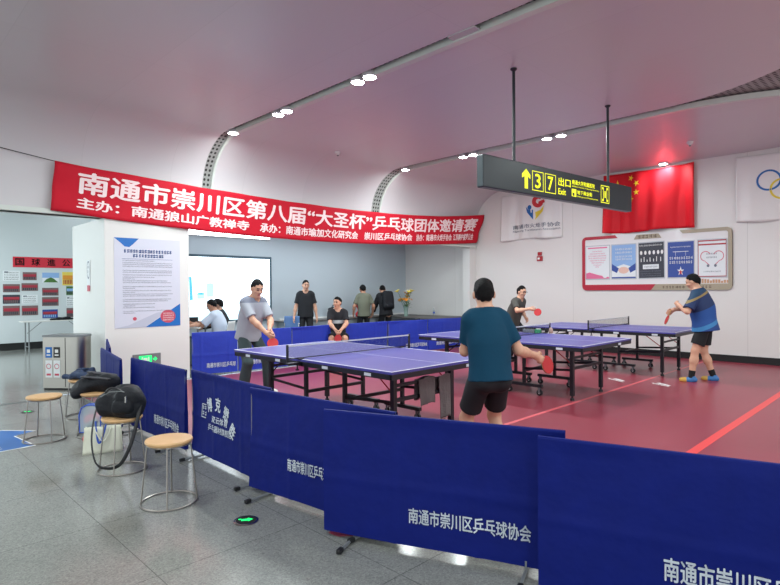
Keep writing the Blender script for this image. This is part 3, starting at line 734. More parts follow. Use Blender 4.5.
# notice board on the end wall
bx0, bx1, bz0, bz1 = -6.04, -2.94, 1.43, 2.68
t = thing('notice_board', 'wide notice board with a red and khaki rounded frame', 'notice board', (0, YW, 0))
b = B(); o = rrect(bx0, bx1, bz0, bz1, .1); b.prism(o, lambda x, z: (x, 0, z), lambda x, z: (x, -.03, z)); pn = obj('board_panel', b, 'boardwhite', t)
W_ = .075
b = B()
f0, f1 = (lambda x, z: (x, -.0, z)), (lambda x, z: (x, -.042, z))
def framepart(b, pts): b.prism(pts, f0, f1)
q = [(bx0+.1-.1*math.sin(math.radians(a)), bz1-.1+.1*math.cos(math.radians(a))) for a in range(0, 91, 15)]
qi = [(bx0+.1-.03*math.sin(math.radians(a)), bz1-.1+.03*math.cos(math.radians(a))) for a in range(90, -1, -15)]
framepart(b, [(bx0+.78, bz1)]+q+qi+[(bx0+.84, bz1-.07)])
framepart(b, [(bx0, bz1-.1), (bx0, bz0+.1), (bx0+.07, bz0+.13), (bx0+.07, bz1-.1)])
q = [(bx0+.1-.1*math.cos(math.radians(a)), bz0+.1-.1*math.sin(math.radians(a))) for a in range(0, 91, 15)]
framepart(b, q+[(bx0+1.56, bz0), (bx0+1.66, bz0+.13), (bx0+.07, bz0+.13)])
obj('red_frame', b, 'maroon', t)
b = B()
q = [(bx1-.1+.1*math.sin(math.radians(a)), bz0+.1-.1*math.cos(math.radians(a))) for a in range(90, -1, -15)]
framepart(b, [(bx1-.07, bz0+.13), (bx1, bz0+.1)]+q+[(bx0+1.56, bz0), (bx0+1.66, bz0+.13)])
framepart(b, [(bx1-.07, bz1-.1), (bx1, bz1-.1), (bx1, bz0+.1), (bx1-.07, bz0+.13)])
q = [(bx1-.1+.1*math.sin(math.radians(a)), bz1-.1+.1*math.cos(math.radians(a))) for a in range(0, 91, 15)]
framepart(b, [(bx0+2.2, bz1-.07), (bx0+2.14, bz1)]+q+[(bx1-.07, bz1-.1), (bx1-.1, bz1-.07)])
framepart(b, [(bx0+1.2, bz1-.13), (bx0+1.26, bz1-.03), (bx0+1.72, bz1-.03), (bx0+1.78, bz1-.13)])
obj('khaki_frame', b, 'khaki', t)
onf = lambda x, z: (x, -.044, z); BI = mat('board_ink', (92, 70, 56), .6)
for x0_, x1_, z_, h_ in ((bx0+1.29, bx0+1.72, bz1-.115, .075), (bx0+1.8, bx0+2.25, bz0+.035, .06), (bx0+2.3, bx0+2.75, bz0+.035, .06)):
    b = B(); scribble(b, x0_, x1_, z_, h_, onf); obj('board_lettering', b, BI, t)
b = B(); r = random.Random(2); onp = lambda x, z: (x, -.032, z)
x = bx1-.75
while x < bx1-.1:
    hh = r.uniform(.03, .1); b.flat(rect(x, x+.04, bz0+.14, bz0+.14+hh), onp); x += .05
obj('skyline_print', b, mat('skyline_print', (196, 150, 116), .6), pn)

def poster(label, x0, x1, z0, z1, bg, draw, tilt=0):
    t = thing('poster', label, 'poster', ((x0+x1)/2, YW-.03, (z0+z1)/2), 0, 'posters on the notice board')
    w_, h_ = x1-x0, z1-z0; ct, st = math.cos(tilt), math.sin(tilt)
    def on(s, q, d=.0145):
        x, z = (s-.5)*w_, (q-.5)*h_; return (x*ct-z*st, -d, x*st+z*ct)
    b = B(); b.prism(rect(-.03, 1.03, -.03, 1.03), lambda s, q: on(s, q, 0), lambda s, q: on(s, q, .01)); obj('holder', b, 'acrylic', t, bevel=.003)
    b = B(); b.prism(rect(.0, 1, 0, 1), lambda s, q: on(s, q, .0105), lambda s, q: on(s, q, .013)); sh = obj('sheet', b, bg, t)
    k = 0
    for m, f in draw:
        b = B(); k += 1; f(b, lambda s, q, k=k: on(s, q, .0135+.0006*k)); obj('print', b, m, sh)
    return t
heart = lambda cx, cy, r: [(cx+r*.0625*16*math.sin(a)**3, cy+r*.0625*(13*math.cos(a)-5*math.cos(2*a)-2*math.cos(3*a)-math.cos(4*a))) for a in np.linspace(0, 2*math.pi, 28, endpoint=False)]
poster('pale poster with a pink heart of print, leftmost on the board', -5.94, -5.39, 1.70, 2.45, 'paper', [
    ('pink', lambda b, on: [scribble(b, .5-w_, .5+w_, y, .045, on) for y, w_ in ((.82, .22), (.75, .34), (.68, .4), (.61, .4), (.54, .34), (.47, .26), (.40, .17), (.34, .08))]),
    ('pink', lambda b, on: (b.flat(rect(.08, .92, .93, .97), on), b.flat([(0, 0), (1, 0), (1, .04), (.5, .12), (.15, .2), (0, .17)], on))), ('paper', lambda b, on: b.flat(disc(.82, .09, .1, ry=.07), on))])
poster('light blue poster with two dark sleeves shaking hands', -5.33, -4.80, 1.70, 2.45, 'lightblue', [
    ('white', lambda b, on: [write(b, '共建共治', .2, .8, .78, .88, on, .03)] and [scribble(b, .2, .8, y, .06, on) for y in (.68, .58)]),
    ('paper', lambda b, on: b.flat([(0, .0), (1, 0), (1, .3), (.5, .42), (0, .3)], on)),
    ('navy', lambda b, on: (b.flat([(0, .44), (.3, .3), (.22, .16), (0, .24)], on), b.flat([(1, .44), (.7, .3), (.78, .16), (1, .24)], on), b.flat(rect(0, 1, 0, .04), on))),
    (mat('print_hand', (226, 186, 170), .6), lambda b, on: b.flat(disc(.5, .24, .22, ry=.1), on))][1:] + [('white', lambda b, on: [scribble(b, .16, .84, y, .06, on) for y in (.84, .74, .62, .54)])])
poster('charcoal poster with white rows of print in the board centre', -4.73, -4.21, 1.70, 2.46, 'darkposter', [
    ('white', lambda b, on: ([scribble(b, .04, .96, y, .05, on) for y in (.9,)], [b.flat(disc(x, .72, .05, 10, .06), on) for x in (.1, .27, .44, .61, .78, .93)], [b.flat(rect(x, x+.03, .46, .46+h), on) for x, h in ((.08, .1), (.2, .14), (.32, .06), (.44, .12), (.58, .08), (.7, .14), (.86, .12))])),
    ('paper', lambda b, on: b.flat(rect(.16, .8, .25, .38), on)), ('inkgrey', lambda b, on: ([scribble(b, .22, .74, .29, .05, on)], [scribble(b, .06, .9, y, .035, on) for y in (.17, .1, .04)]))], .012)
poster('navy poster with white headline and small red figure', -4.13, -3.63, 1.70, 2.44, 'navy', [
    ('white', lambda b, on: ([scribble(b, .06, .94, y, .085, on) for y in (.5, .38)], [scribble(b, .1, .9, .84, .035, on)], b.flat(rect(.3, .31, .6, .72), on), b.flat(rect(.69, .7, .6, .72), on), b.flat(rect(.2, .8, .715, .73), on))),
    ('white', lambda b, on: b.flat(star(.5, .17, .14), on)), ('ring_red', lambda b, on: b.flat(star(.5, .14, .09), on))])
poster('white poster with a red border and heart outline, rightmost on the board', -3.55, -3.04, 1.70, 2.44, 'paper', [
    ('alarm', lambda b, on: (b.flat(rect(0, 1, .965, 1), on), b.flat(rect(0, 1, 0, .02), on), b.flat(rect(0, .02, 0, 1), on), b.flat(rect(.98, 1, 0, 1), on), b.flat(rect(0, 1, .86, .9), on))),
    (mat('print_heart', (206, 110, 126), .6), lambda b, on: (ringstrip(b, .27, .56, .19, .03, lambda s, q: on(s, .56+(q-.56)*.75), 20, 250, 20), ringstrip(b, .73, .56, .19, .03, lambda s, q: on(s, .56+(q-.56)*.75), -70, 160, 20), b.flat([(.2, .45), (.23, .45), (.42, .32), (.4, .3)], on), b.flat([(.8, .45), (.77, .45), (.58, .32), (.6, .3)], on))),
    ('inkgrey', lambda b, on: ([scribble(b, .3, .7, y, .05, on) for y in (.6, .5)], scribble(b, .2, .8, .12, .04, on), b.flat(disc(.36, .3, .05, 12, .04), on), b.flat(disc(.62, .3, .05, 12, .04), on)))])
t = thing('fire_alarm', 'small red fire alarm under the white association flag', 'fire alarm', (-7.17, YW, 2.29))
b = B(); b.box((0, -.02, -.055), (.15, .04, .12)); bd = obj('alarm_box', b, 'alarm', t, bevel=.005); b = B(); b.box((0, -.015, .065), (.11, .03, .09)); obj('alarm_lamp', b, 'alarm', t, bevel=.005)
b = B(); b.box((-.02, -.042, -.055), (.06, .004, .05)); obj('alarm_label', b, 'white', bd)

# pier: poster, exit lamp, small notice
t = thing('poster', 'large pale poster with blue corners on the white pier', 'poster', (XL+.05, 0, 0))
py0, py1, pz0, pz1 = 2.985, 4.03, .905, 2.33
def onq(s, q, d=.006): return (d, py0+(py1-py0)*s, pz0+(pz1-pz0)*q)
b = B(); b.prism(rect(0, 1, 0, 1), lambda s, q: onq(s, q, .001), lambda s, q: onq(s, q, .005)); sh = obj('sheet', b, 'posterbg', t)
b = B(); b.flat([(0, 1), (.36, 1), (.27, .93), (.22, .9), (.15, .905), (.1, .94)], lambda s, q: onq(s, q)); obj('blue_corner', b, 'pblue', sh); b = B(); b.flat([(.45, 0), (1, 0), (1, .26)], lambda s, q: onq(s, q, .0065)); obj('blue_corner', b, 'pblue', sh)
b = B(); b.flat([(.0, .0), (.45, 0), (.8, .18), (.62, .16), (.2, .03)], lambda s, q: onq(s, q, .0058)); obj('grey_sweep', b, mat('poster_sweep', (186, 190, 206), .5), sh)
b = B(); b.flat(disc(.80, .115, .12, 24, .075), lambda s, q: onq(s, q, .0072)); b.flat(disc(.29, .1, .03, 12, .02), lambda s, q: onq(s, q, .0072)); obj('red_disc', b, 'pred', sh)
b = B(); f = lambda s, q: onq(s, q, .0078)
[scribble(b, .14+o_, .88, .835+o_*.5, .04, f) for o_ in (0, .006)]; [scribble(b, .27+o_, .76, .785+o_*.5, .04, f) for o_ in (0, .006)]; b.flat(rect(.11, .88, .768, .771), f); obj('title_print', b, 'inkblue', sh)
b = B(); r = random.Random(5)
for y in (.745, .72, .7, .68, .635, .615, .585, .56, .54, .52, .50, .455, .435, .41, .39, .37, .35, .31, .29, .26, .24, .22, .18, .16):
    scribble(b, .12, r.choice((.3, .86, .88, .8, .6, .87)), y, .011, f)
obj('body_print', b, 'inkgrey', sh)
b = B(); [scribble(b, .72, .9, y, .018, lambda s, q: onq(s, q, .0082)) for y in (.14, .115, .09, .065)]; obj('disc_print', b, 'white', sh)
t = thing('exit_lamp', 'green lit exit lamp low on the white pier', 'exit lamp', (XL+.05, 3.47, .375))
b = B(); b.box((.012, 0, 0), (.024, .44, .2)); obj('lamp_plate', b, 'grey', t, bevel=.004)
b = B(); b.box((.026, -.03, .01), (.004, .2, .12)); g = obj('lit_panel', b, 'green', t)
b = B(); [b.box((.029, y, .01), (.002, .02, .08)) for y in (-.08, .02)]; b.box((.029, -.03, .01), (.002, .06, .05)); obj('exit_symbol', b, 'white', g)
b = B(); b.flat([(.16, .0), (.12, .04), (.12, .012), (.09, .012), (.09, -.012), (.12, -.012), (.12, -.04)], lambda y, z: (.0255, y, z+.01)); obj('exit_arrow', b, 'green', t)
t = thing('small_notice', 'small white and red notice on the side of the pier', 'notice', (-9.87, 2.85, 1.74))
b = B(); b.box((0, -.004, .05), (.17, .008, .42)); pl = obj('notice_plate', b, 'paper', t)
b = B(); ringstrip(b, 0, 0, .07, .012, lambda x, y: (x, -.0095, .1+y*2.1)); scribble(b, -.03, .03, .05, .05, lambda x, y: (x, -.0095, y)); scribble(b, -.03, .03, .12, .05, lambda x, y: (x, -.0095, y)); obj('notice_ring', b, 'inkgrey', pl)
b = B(); b.box((0, -.006, -.2), (.13, .008, .1)); obj('red_label', b, 'pred', t)

# ------------------------------------------------------------------ people: bodies and clothes grown as smooth surfaces
class SDF:
    def __init__(s): s.p = []; s.cuts = []; s.w = 0; s.seed = 0
    def cap(s, a, b, r1, r2, k=.03, fl=None): s.p.append(('c', np.asarray(a, float), np.asarray(b, float), r1, r2, k, fl)); return s
    def ell(s, c, ax, r, k=.04): s.p.append(('e', np.asarray(c, float), np.asarray(ax, float), np.asarray(r, float), k)); return s
    def sub(s, c, r, k=.008): s.p.append(('s', np.asarray(c, float), r, k)); return s
    def cutcap(s, a, b, r1, r2, po, no, k=.03, fl=None): s.p.append(('k', np.asarray(a, float), np.asarray(b, float), r1, r2, k, fl, np.asarray(po, float), np.asarray(no, float))); return s
    def cut(s, po, no): s.cuts.append(('p', np.asarray(po, float), np.asarray(no, float))); return s
    def cutn(s, po, no, amp): s.cuts.append(('n', np.asarray(po, float), np.asarray(no, float), amp)); return s
    def cutout(s, a, b, r): s.cuts.append(('c', np.asarray(a, float), np.asarray(b, float), r)); return s
    def wrinkle(s, amp, seed, f=16): s.w = amp; s.seed = seed; s.wf = f; return s
    @staticmethod
    def _cap(p, a, b, r1, r2, fl):
        q = p-a
        ba = b-a
        if fl is not None:
            n, sc = fl; n = np.asarray(n, float)
            q = q+np.outer(q@n, n)*(1/sc-1); ba = ba+n*np.dot(ba, n)*(1/sc-1)
        h = np.clip(q@ba/(ba@ba+1e-12), 0, 1)
        return np.linalg.norm(q-h[:, None]*ba, axis=1)-(r1+(r2-r1)*h)
    def __call__(s, p):
        d = None
        for t in s.p:
            if t[0] in 'ck':
                e = s._cap(p, t[1], t[2], t[3], t[4], t[6])
                if t[0] == 'k': e = np.maximum(e, (p-t[7])@t[8])
                k = t[5]
            elif t[0] == 'e':
                q = (p-t[1])@t[2].T; k0 = np.linalg.norm(q/t[3], axis=1); k1 = np.linalg.norm(q/(t[3]**2), axis=1)
                e = k0*(k0-1)/np.maximum(k1, 1e-9); k = t[4]
            else:
                e = -(np.linalg.norm(p-t[1], axis=1)-t[2]); k = t[3]
                h = np.clip(.5+.5*(e-d)/k, 0, 1); d = d*(1-h)+e*h+k*h*(1-h); continue
            if d is None: d = e
            else:
                h = np.clip(.5+.5*(d-e)/k, 0, 1); d = d*(1-h)+e*h-k*h*(1-h)
        if s.w:
            r = np.random.default_rng(s.seed); o = 0
            for i in range(5):
                v = r.normal(size=3); v[2] *= .55; v = v/np.linalg.norm(v)*s.wf*r.uniform(.6, 1.7); o = o+np.sin(p@v+r.uniform(0, 6)+.9*np.sin(p@(r.normal(size=3)*7)))
            d = d+s.w*o/2.2
        for c in s.cuts:
            if c[0] == 'n':
                d = np.maximum(d, (p-c[1])@c[2]+c[3]*np.sin(p@V(90, 40, 20))*np.sin(p@V(-30, 75, 60)+1)); continue
            d = np.maximum(d, (p-c[1])@c[2]) if c[0] == 'p' else np.maximum(d, -s._cap(p, c[1], c[2], c[3], c[3], None))
        return d
    def bounds(s):
        lo, hi = [], []
        for t in s.p:
            if t[0] in 'ck':
                r = max(t[3], t[4])+.02
                for q in (t[1], t[2]): lo.append(q-r); hi.append(q+r)
            elif t[0] == 'e': r = max(t[3])+.02; lo.append(t[1]-r); hi.append(t[1]+r)
        return np.min(lo, 0), np.max(hi, 0)

def grow(f, h):
    """polygons of the zero surface of f on a grid of step h (surface nets on the blocks near the surface)"""
    lo, hi = f.bounds(); Bk = 8
    nb = np.ceil((hi-lo)/h/Bk).astype(int)+1
    g = np.stack(np.meshgrid(*[np.arange(n) for n in nb], indexing='ij'), -1).reshape(-1, 3)
    dc = np.concatenate([f(x) for x in np.array_split(lo+(g*Bk+(Bk-1)/2)*h, max(1, len(g)//40000))])
    D = np.empty(tuple(nb*Bk)); Dv = D.reshape(nb[0], Bk, nb[1], Bk, nb[2], Bk)
    Dv[:] = np.where(dc > 0, 1., -1.).reshape(nb)[:, None, :, None, :, None]
    act = g[np.abs(dc) < (Bk-1)/2*h*1.75*1.35+h]
    off = np.stack(np.meshgrid(*[np.arange(Bk)]*3, indexing='ij'), -1).reshape(-1, 3)
    for ch in np.array_split(act, max(1, len(act)//120)):
        if not len(ch): continue
        P = lo+((ch*Bk)[:, None, :]+off[None])*h
        d = f(P.reshape(-1, 3)).reshape(len(ch), Bk, Bk, Bk)
        Dv[ch[:, 0], :, ch[:, 1], :, ch[:, 2], :] = d
    S = D < 0
    c = np.zeros(tuple(np.array(D.shape)-1), np.int8)
    for i in (0, 1):
        for j in (0, 1):
            for k in (0, 1): c += S[i:S.shape[0]-1+i, j:S.shape[1]-1+j, k:S.shape[2]-1+k]
    I = np.argwhere((c > 0) & (c < 8))
    acc = np.zeros((len(I), 3)); cnt = np.zeros(len(I))
    cor = [(i, j, k) for i in (0, 1) for j in (0, 1) for k in (0, 1)]
    val = {q: D[I[:, 0]+q[0], I[:, 1]+q[1], I[:, 2]+q[2]] for q in cor}
    for q in cor:
        for ax in range(3):
            if q[ax] == 0:
                r = list(q); r[ax] = 1; r = tuple(r); a, b = val[q], val[r]; m = (a < 0) != (b < 0)
                t = np.where(m, a/np.where(m, a-b, 1), 0); pt = np.array(q, float)[None].repeat(len(I), 0); pt[:, ax] += t
                acc[m] += pt[m]; cnt[m] += 1
    vs = lo+(I+acc/np.maximum(cnt, 1)[:, None])*h
    idx = -np.ones(c.shape, np.int64); idx[tuple(I.T)] = np.arange(len(I))
    fs = []
    for ax in range(3):
        sl0 = [slice(1, -1)]*3; sl1 = [slice(1, -1)]*3; sl0[ax] = slice(0, -1); sl1[ax] = slice(1, None)
        a, b = S[tuple(sl0)], S[tuple(sl1)]; m = np.argwhere(a != b)
        if not len(m): continue
        base = m.copy()
        for q in range(3):
            if q != ax: base[:, q] += 1
        u, v = (ax+1) % 3, (ax+2) % 3
        def cell(du, dv):
            t = base.copy(); t[:, u] -= du; t[:, v] -= dv; return idx[tuple(t.T)]
        Q = np.stack([cell(1, 1), cell(0, 1), cell(0, 0), cell(1, 0)], 1)
        fl = ~a[tuple(m.T)]; Q[fl] = Q[fl][:, ::-1]
        fs.append(Q)
    return vs, np.concatenate(fs)

def skinobj(name, f, h, mats, parent, pick=None):
    vs, fs = grow(f, h)
    me = bpy.data.meshes.new(name); me.from_pydata(vs.tolist(), [], fs.tolist())
    mats = mats if isinstance(mats, (list, tuple)) else [mats]
    for m in mats: me.materials.append(M[m] if isinstance(m, str) else m)
    me.polygons.foreach_set('use_smooth', [True]*len(me.polygons))
    if pick is not None: me.polygons.foreach_set('material_index', pick(vs[fs].mean(1)).astype(int).tolist())
    o = bpy.data.objects.new(name, me); COL.objects.link(o); o.parent = parent
    return o

def ik(a, t, l1, l2, hint):
    d = t-a; L = np.linalg.norm(d); u = d/(L+1e-9)
    if L > (l1+l2)*.997: L = (l1+l2)*.997; t = a+u*L
    x = (l1*l1-l2*l2+L*L)/(2*L); q = math.sqrt(max(l1*l1-x*x, 0)); n = np.asarray(hint, float); n = nrm(n-u*np.dot(n, u))
    return a+u*x+n*q, t

def person(label, loc, face_deg, P, group=None):
    """P: stature S, pelvis height pz, lean / side lean / twist, head pitch and turn, ankle and wrist targets (x right, y forward, z up), clothes"""
    k = P.get('S', 1.72)/1.72; hgrid = P.get('h', .008)
    t = thing('person', label, 'person', (loc[0], loc[1], 0), math.radians(face_deg-90), group)
    lean, lean2, roll, twist = P.get('lean', .05), P.get('lean2', P.get('lean', .05)+.05), P.get('roll', 0), P.get('twist', 0)
    pel = V(*P.get('pel', (0, 0)), P['pz'])
    u1 = nrm(V(math.sin(roll), math.sin(lean), math.cos(lean))); u2 = nrm(V(math.sin(roll), math.sin(lean2), math.cos(lean2)))
    rgt = V(math.cos(twist), math.sin(twist), 0); rgt = nrm(rgt-u2*np.dot(rgt, u2)); fwd2 = np.cross(u2, rgt)
    rp = V(math.cos(twist*.3), math.sin(twist*.3), 0); fp = np.cross(u1, rp)
    AX1 = np.array([rp, fp, u1]); AX2 = np.array([rgt, fwd2, u2])
    mid = pel+.215*k*u1; N = mid+.29*k*u2
    hp, hy_ = P.get('head', (0, 0)); hz = nrm(u2*.35+V(0, 0, 1)*.65); a0 = twist+hy_
    hf = V(-math.sin(a0), math.cos(a0), 0); hf = nrm(hf-hz*np.dot(hf, hz)); hf = nrm(hf*math.cos(hp)-hz*math.sin(hp)); hz = nrm(np.cross(np.cross(hf, hz)*-1, hf)*-1) if False else nrm(hz-hf*np.dot(hz, hf)); hx = np.cross(hf, hz)
    H = N+.155*k*nrm(hz*.8+u2*.2)+.02*hf; AXH = np.array([hx, hf, hz])
    bl = P.get('bulk', 1.0); belly = P.get('belly', 0)
    sh = {1: N-.062*k*u2+.152*k*bl**.5*rgt, -1: N-.062*k*u2-.152*k*bl**.5*rgt}
    hip = {1: pel-.03*u1+.082*k*rp, -1: pel-.03*u1-.082*k*rp}
    elb, wri, kne, ank = {}, {}, {}, {}
    for s, nm in ((1, 'R'), (-1, 'L')):
        elb[s], wri[s] = ik(sh[s], V(*P['hand'+nm]), .295*k, .25*k, P.get('elbow'+nm, (s*.5, -.6, -.4)))
        kne[s], ank[s] = ik(hip[s], V(*P['foot'+nm]), .425*k, .405*k, P.get('knee'+nm, (s*.15, 1, 0)))
    toe = {s: nrm(V(*P.get('toe'+('R' if s > 0 else 'L'), (s*.2, 1, 0)))) for s in (1, -1)}
    f = SDF()
    # trunk
    f.ell(pel, AX1, V(.158, .115, .13)*k*bl, .05); f.ell(mid-.02*u1+fp*belly*.4, AX1, V(.142+belly*.3, .105+belly*.5, .17)*k*bl, .07)
    f.ell(N-.17*k*u2, AX2, V(.158, .112, .20)*k*bl, .06)
    f.cap(sh[1]-.02*rgt, sh[-1]+.02*rgt, .052*k*bl, .052*k*bl, .05); f.cap(N+.02*u2, N-.02*u2+.09*rgt, .05*k, .05*k, .04); f.cap(N+.02*u2, N-.02*u2-.09*rgt, .05*k, .05*k, .04)
    for s in (1, -1): f.cap(pel-.04*u1-fp*.038+rp*s*.068, pel-.07*u1-fp*.042+rp*s*.072, .072*k*bl, .072*k, .04)
    # neck and head
    f.cap(N-.02*u2, H-hz*.05-hf*.01, .058*k, .055*k, .035)
    f.ell(H+hz*.028-hf*.008, AXH, V(.077, .097, .093), .03); f.ell(H-hz*.045+hf*.018, AXH, V(.056, .066, .076), .03)
    f.cap(H-hz*.10+hf*.055-hx*.012, H-hz*.10+hf*.055+hx*.012, .02, .02, .02)
    f.cap(H+hz*.018+hf*.082, H-hz*.022+hf*.102, .009, .013, .012); f.cap(H-hz*.024+hf*.09-hx*.012, H-hz*.024+hf*.09+hx*.012, .009, .009, .01)
    f.cap(H+hz*.032+hf*.078-hx*.036, H+hz*.032+hf*.078+hx*.036, .013, .013, .015)
    for s in (1, -1):
        f.cap(H-hz*.02+hf*.068+s*hx*.038, H-hz*.03+hf*.05+s*hx*.048, .016, .018, .02)
        f.sub(H+hz*.013+hf*.099+s*hx*.032, .014, .01)
        f.ell(H+hz*.012+hf*.078+s*hx*.032, AXH, V(.013, .012, .011), .004)
        f.ell(H-hz*.005-hf*.005+s*hx*.081, AXH, V(.013, .02, .032), .008)
    f.cap(H-hz*.058+hf*.082-hx*.019, H-hz*.058+hf*.082+hx*.019, .007, .007, .006); f.cap(H-hz*.068+hf*.079-hx*.014, H-hz*.068+hf*.079+hx*.014, .007, .007, .006)
    # limbs
    ha = {}
    for s, nm in ((1, 'R'), (-1, 'L')):
        f.cap(sh[s], sh[s]+(elb[s]-sh[s])*.25, .052*k*bl, .050*k*bl, .04); f.cap(sh[s], elb[s], .05*k*bl, .040*k, .03)
        f.cap(elb[s], elb[s]+(wri[s]-elb[s])*.35, .040*k, .042*k, .03); f.cap(elb[s]+(wri[s]-elb[s])*.3, wri[s], .040*k, .028*k, .03)
        f.cap(hip[s], kne[s], .086*k*bl, .056*k, .05); f.cap(kne[s], kne[s]+(ank[s]-kne[s])*.4, .054*k, .057*k, .03); f.cap(kne[s]+(ank[s]-kne[s])*.35, ank[s], .056*k, .037*k, .03)
        f.cap(kne[s]+(ank[s]-kne[s])*.3-toe[s]*.015, kne[s]+(ank[s]-kne[s])*.45-toe[s]*.012, .042*k, .04*k, .03)
        f.cap(ank[s]+V(0, 0, -.045)-toe[s]*.04, ank[s]+V(0, 0, -.05)+toe[s]*.13, .035*k, .028*k, .03)
        # hand: palm, four bent fingers, thumb from the side of the palm
        hd = nrm(V(*P['dir'+nm])) if 'dir'+nm in P else nrm(wri[s]-elb[s])
        pn = V(*P.get('palm'+nm, (-s, 0, 0))); pn = nrm(pn-hd*np.dot(pn, hd)); wx = np.cross(pn, hd)*1.0
        thumb_side = 1 if np.dot(wx, V(*P.get('thumb'+nm, (0, 1, .5)))) > 0 else -1
        wx = wx*thumb_side; cu = P.get('curl'+nm, .45); W0 = wri[s]
        f.cap(W0+hd*.02, W0+hd*.075, .026*k, .036*k, .02, (pn, .5)); f.cap(W0, W0+hd*.03, .027*k, .026*k, .02)
        pal = W0+hd*.088*k
        for i, (o, ln) in enumerate(((.029, .9), (.010, 1.0), (-.010, .95), (-.028, .76))):
            p0 = pal+wx*o*k-hd*.012*(1 if i == 3 else 0); a = cu*.55; rr = max(.0088, hgrid*.98)
            for j, l in enumerate((.040, .027, .021)):
                dv = nrm(hd*math.cos(a)+pn*math.sin(a)+wx*o*1.2*(1-cu)); p1 = p0+dv*l*ln*k; f.cap(p0, p1, rr*(1-.07*j), rr*(.93-.07*j), .006); p0 = p1; a += cu*1.25
        p0 = W0+hd*.03+wx*.022; a = nrm(hd*.6+wx*.75+pn*(.2+.4*cu)); p1 = p0+a*.038*k; p2 = p1+nrm(hd*.9+wx*(.4-.5*cu)+pn*.5*cu)*.032*k; p3 = p2+nrm(hd*.9+wx*(.2-.6*cu)+pn*.8*cu)*.024*k
        rr = max(.0105, hgrid); f.cap(p0, p1, rr*1.25, rr*1.1, .012); f.cap(p1, p2, rr*1.05, rr*.98, .006); f.cap(p2, p3, rr*.98, rr*.85, .006)
        ha[s] = (pal-hd*.01+pn*.022*k, hd, pn, wx)
    eyes = [H+hz*.013+hf*.09+s*hx*.032 for s in (1, -1)]; brow = [(H+hz*.036+hf*.09+s*hx*.017, H+hz*.038+hf*.083+s*hx*.045) for s in (1, -1)]
    lip = H-hz*.062+hf*.089
    def pick(c):
        m = np.zeros(len(c))
        for e in eyes:
            q = (c-e)@AXH.T; m[(np.abs(q[:, 0]) < .013) & (np.abs(q[:, 2]) < .006) & (q[:, 1] > -.02)] = 1
        for a, b in brow: m[SDF._cap(c, a, b, .0055, .0045, None) < .002] = 1
        q = (c-lip)@AXH.T; m[(np.abs(q[:, 0]) < .021) & (np.abs(q[:, 2]) < .010) & (q[:, 1] > -.012)] = 2
        return m
    skinobj('body', f, hgrid, [P.get('skin', 'skin'), 'eye', 'lips'], t, pick)
    # hair
    g = SDF(); hl = P.get('hair_len', .0)
    g.ell(H+hz*.032-hf*.010, AXH, V(.082, .105, .104)+P.get('hair_vol', 0), .02); g.ell(H+hz*.0-hf*.03, AXH, V(.070, .080, .090)+hl, .03); g.wrinkle(.004, 5, 60)
    g.cutn(H-hf*.012+hz*P.get('hairline', .002), nrm(-hz+hf*P.get('hair_tilt', 1.0)), .012); g.cutn(H-hz*(.072+hl), -hz, .005)
    skinobj('hair', g, max(.006, hgrid*.8), P.get('hair', 'hair'), t)
    # shirt
    lo = P.get('loose', .016); c = SDF()
    c.ell(mid-.02*u1+fp*belly*.4, AX1, (V(.150+belly*.3, .118+belly*.5, .2)*k*bl+lo), .07); c.ell(N-.17*k*u2, AX2, V(.160, .116, .20)*k*bl+lo, .06)
    hem = pel-P.get('hem', .07)*u1
    c.cap(mid, hem, .156*k*bl, (.170+P.get('flare', .006))*k*bl+lo, .06, (fp, .86))
    c.cap(sh[1]-.02*rgt, sh[-1]+.02*rgt, .057*k*bl+lo*.6, .057*k*bl+lo*.6, .05); c.cap(N+.0*u2, N-.02*u2+.1*rgt, .052*k+lo*.5, .052*k+lo*.5, .04); c.cap(N+.0*u2, N-.02*u2-.1*rgt, .052*k+lo*.5, .052*k+lo*.5, .04)
    sl = P.get('sleeve', .72)
    for s in (1, -1):
        if sl <= 1:
            e = sh[s]+(elb[s]-sh[s])*sl; d_ = nrm(elb[s]-sh[s]); c.cutcap(sh[s], e+d_*.05, .054*k*bl+lo*.7, .053*k*bl+lo*1.1, e, d_, .035)
        else:
            c.cap(sh[s], elb[s], .06*k*bl+lo*.6, .052*k+lo*.6, .035); e = wri[s]; d_ = nrm(wri[s]-elb[s]); c.cutcap(elb[s], e+d_*.05, .05*k+lo*.6, .036*k+lo*.6, e-d_*.02, d_, .03)
    c.wrinkle(P.get('wr', .0045), P.get('seed', 1), 17)
    c.cut(hem, -u1); c.cut(N+.035*u2, u2); c.cutout(N-.0*u2+.03*fwd2, N+.2*u2+.03*fwd2, .064*k)
    so = skinobj('shirt', c, hgrid*1.05, P['shirt'], t)
    # trousers or shorts
    c = SDF(); c.ell(pel+.0*u1, AX1, V(.160, .116, .125)*k*bl+.006, .05)
    for s in (1, -1):
        c.cap(pel-.04*u1-fp*.038+rp*s*.068, pel-.07*u1-fp*.045+rp*s*.072, .078*k*bl, .079*k, .06)
        if P.get('shorts'):
            fr_ = P['shorts']; e = hip[s]+(kne[s]-hip[s])*fr_; d_ = nrm(kne[s]-hip[s]); c.cutcap(hip[s], e+d_*.06, .089*k*bl, .098*k, e, d_, .025)
        else:
            c.cap(hip[s], kne[s], .090*k*bl, .074*k, .03); e = ank[s]+V(0, 0, -.045); d_ = nrm(ank[s]-kne[s]); c.cutcap(kne[s], e+d_*.05, .074*k, .064*k, e, d_, .03)
    c.wrinkle(.005, P.get('seed', 1)+3, 15); c.cut(pel+.12*u1, u1)
    skinobj('shorts' if P.get('shorts') else 'trousers', c, hgrid*1.1, P.get('pants', 'shorts'), t)
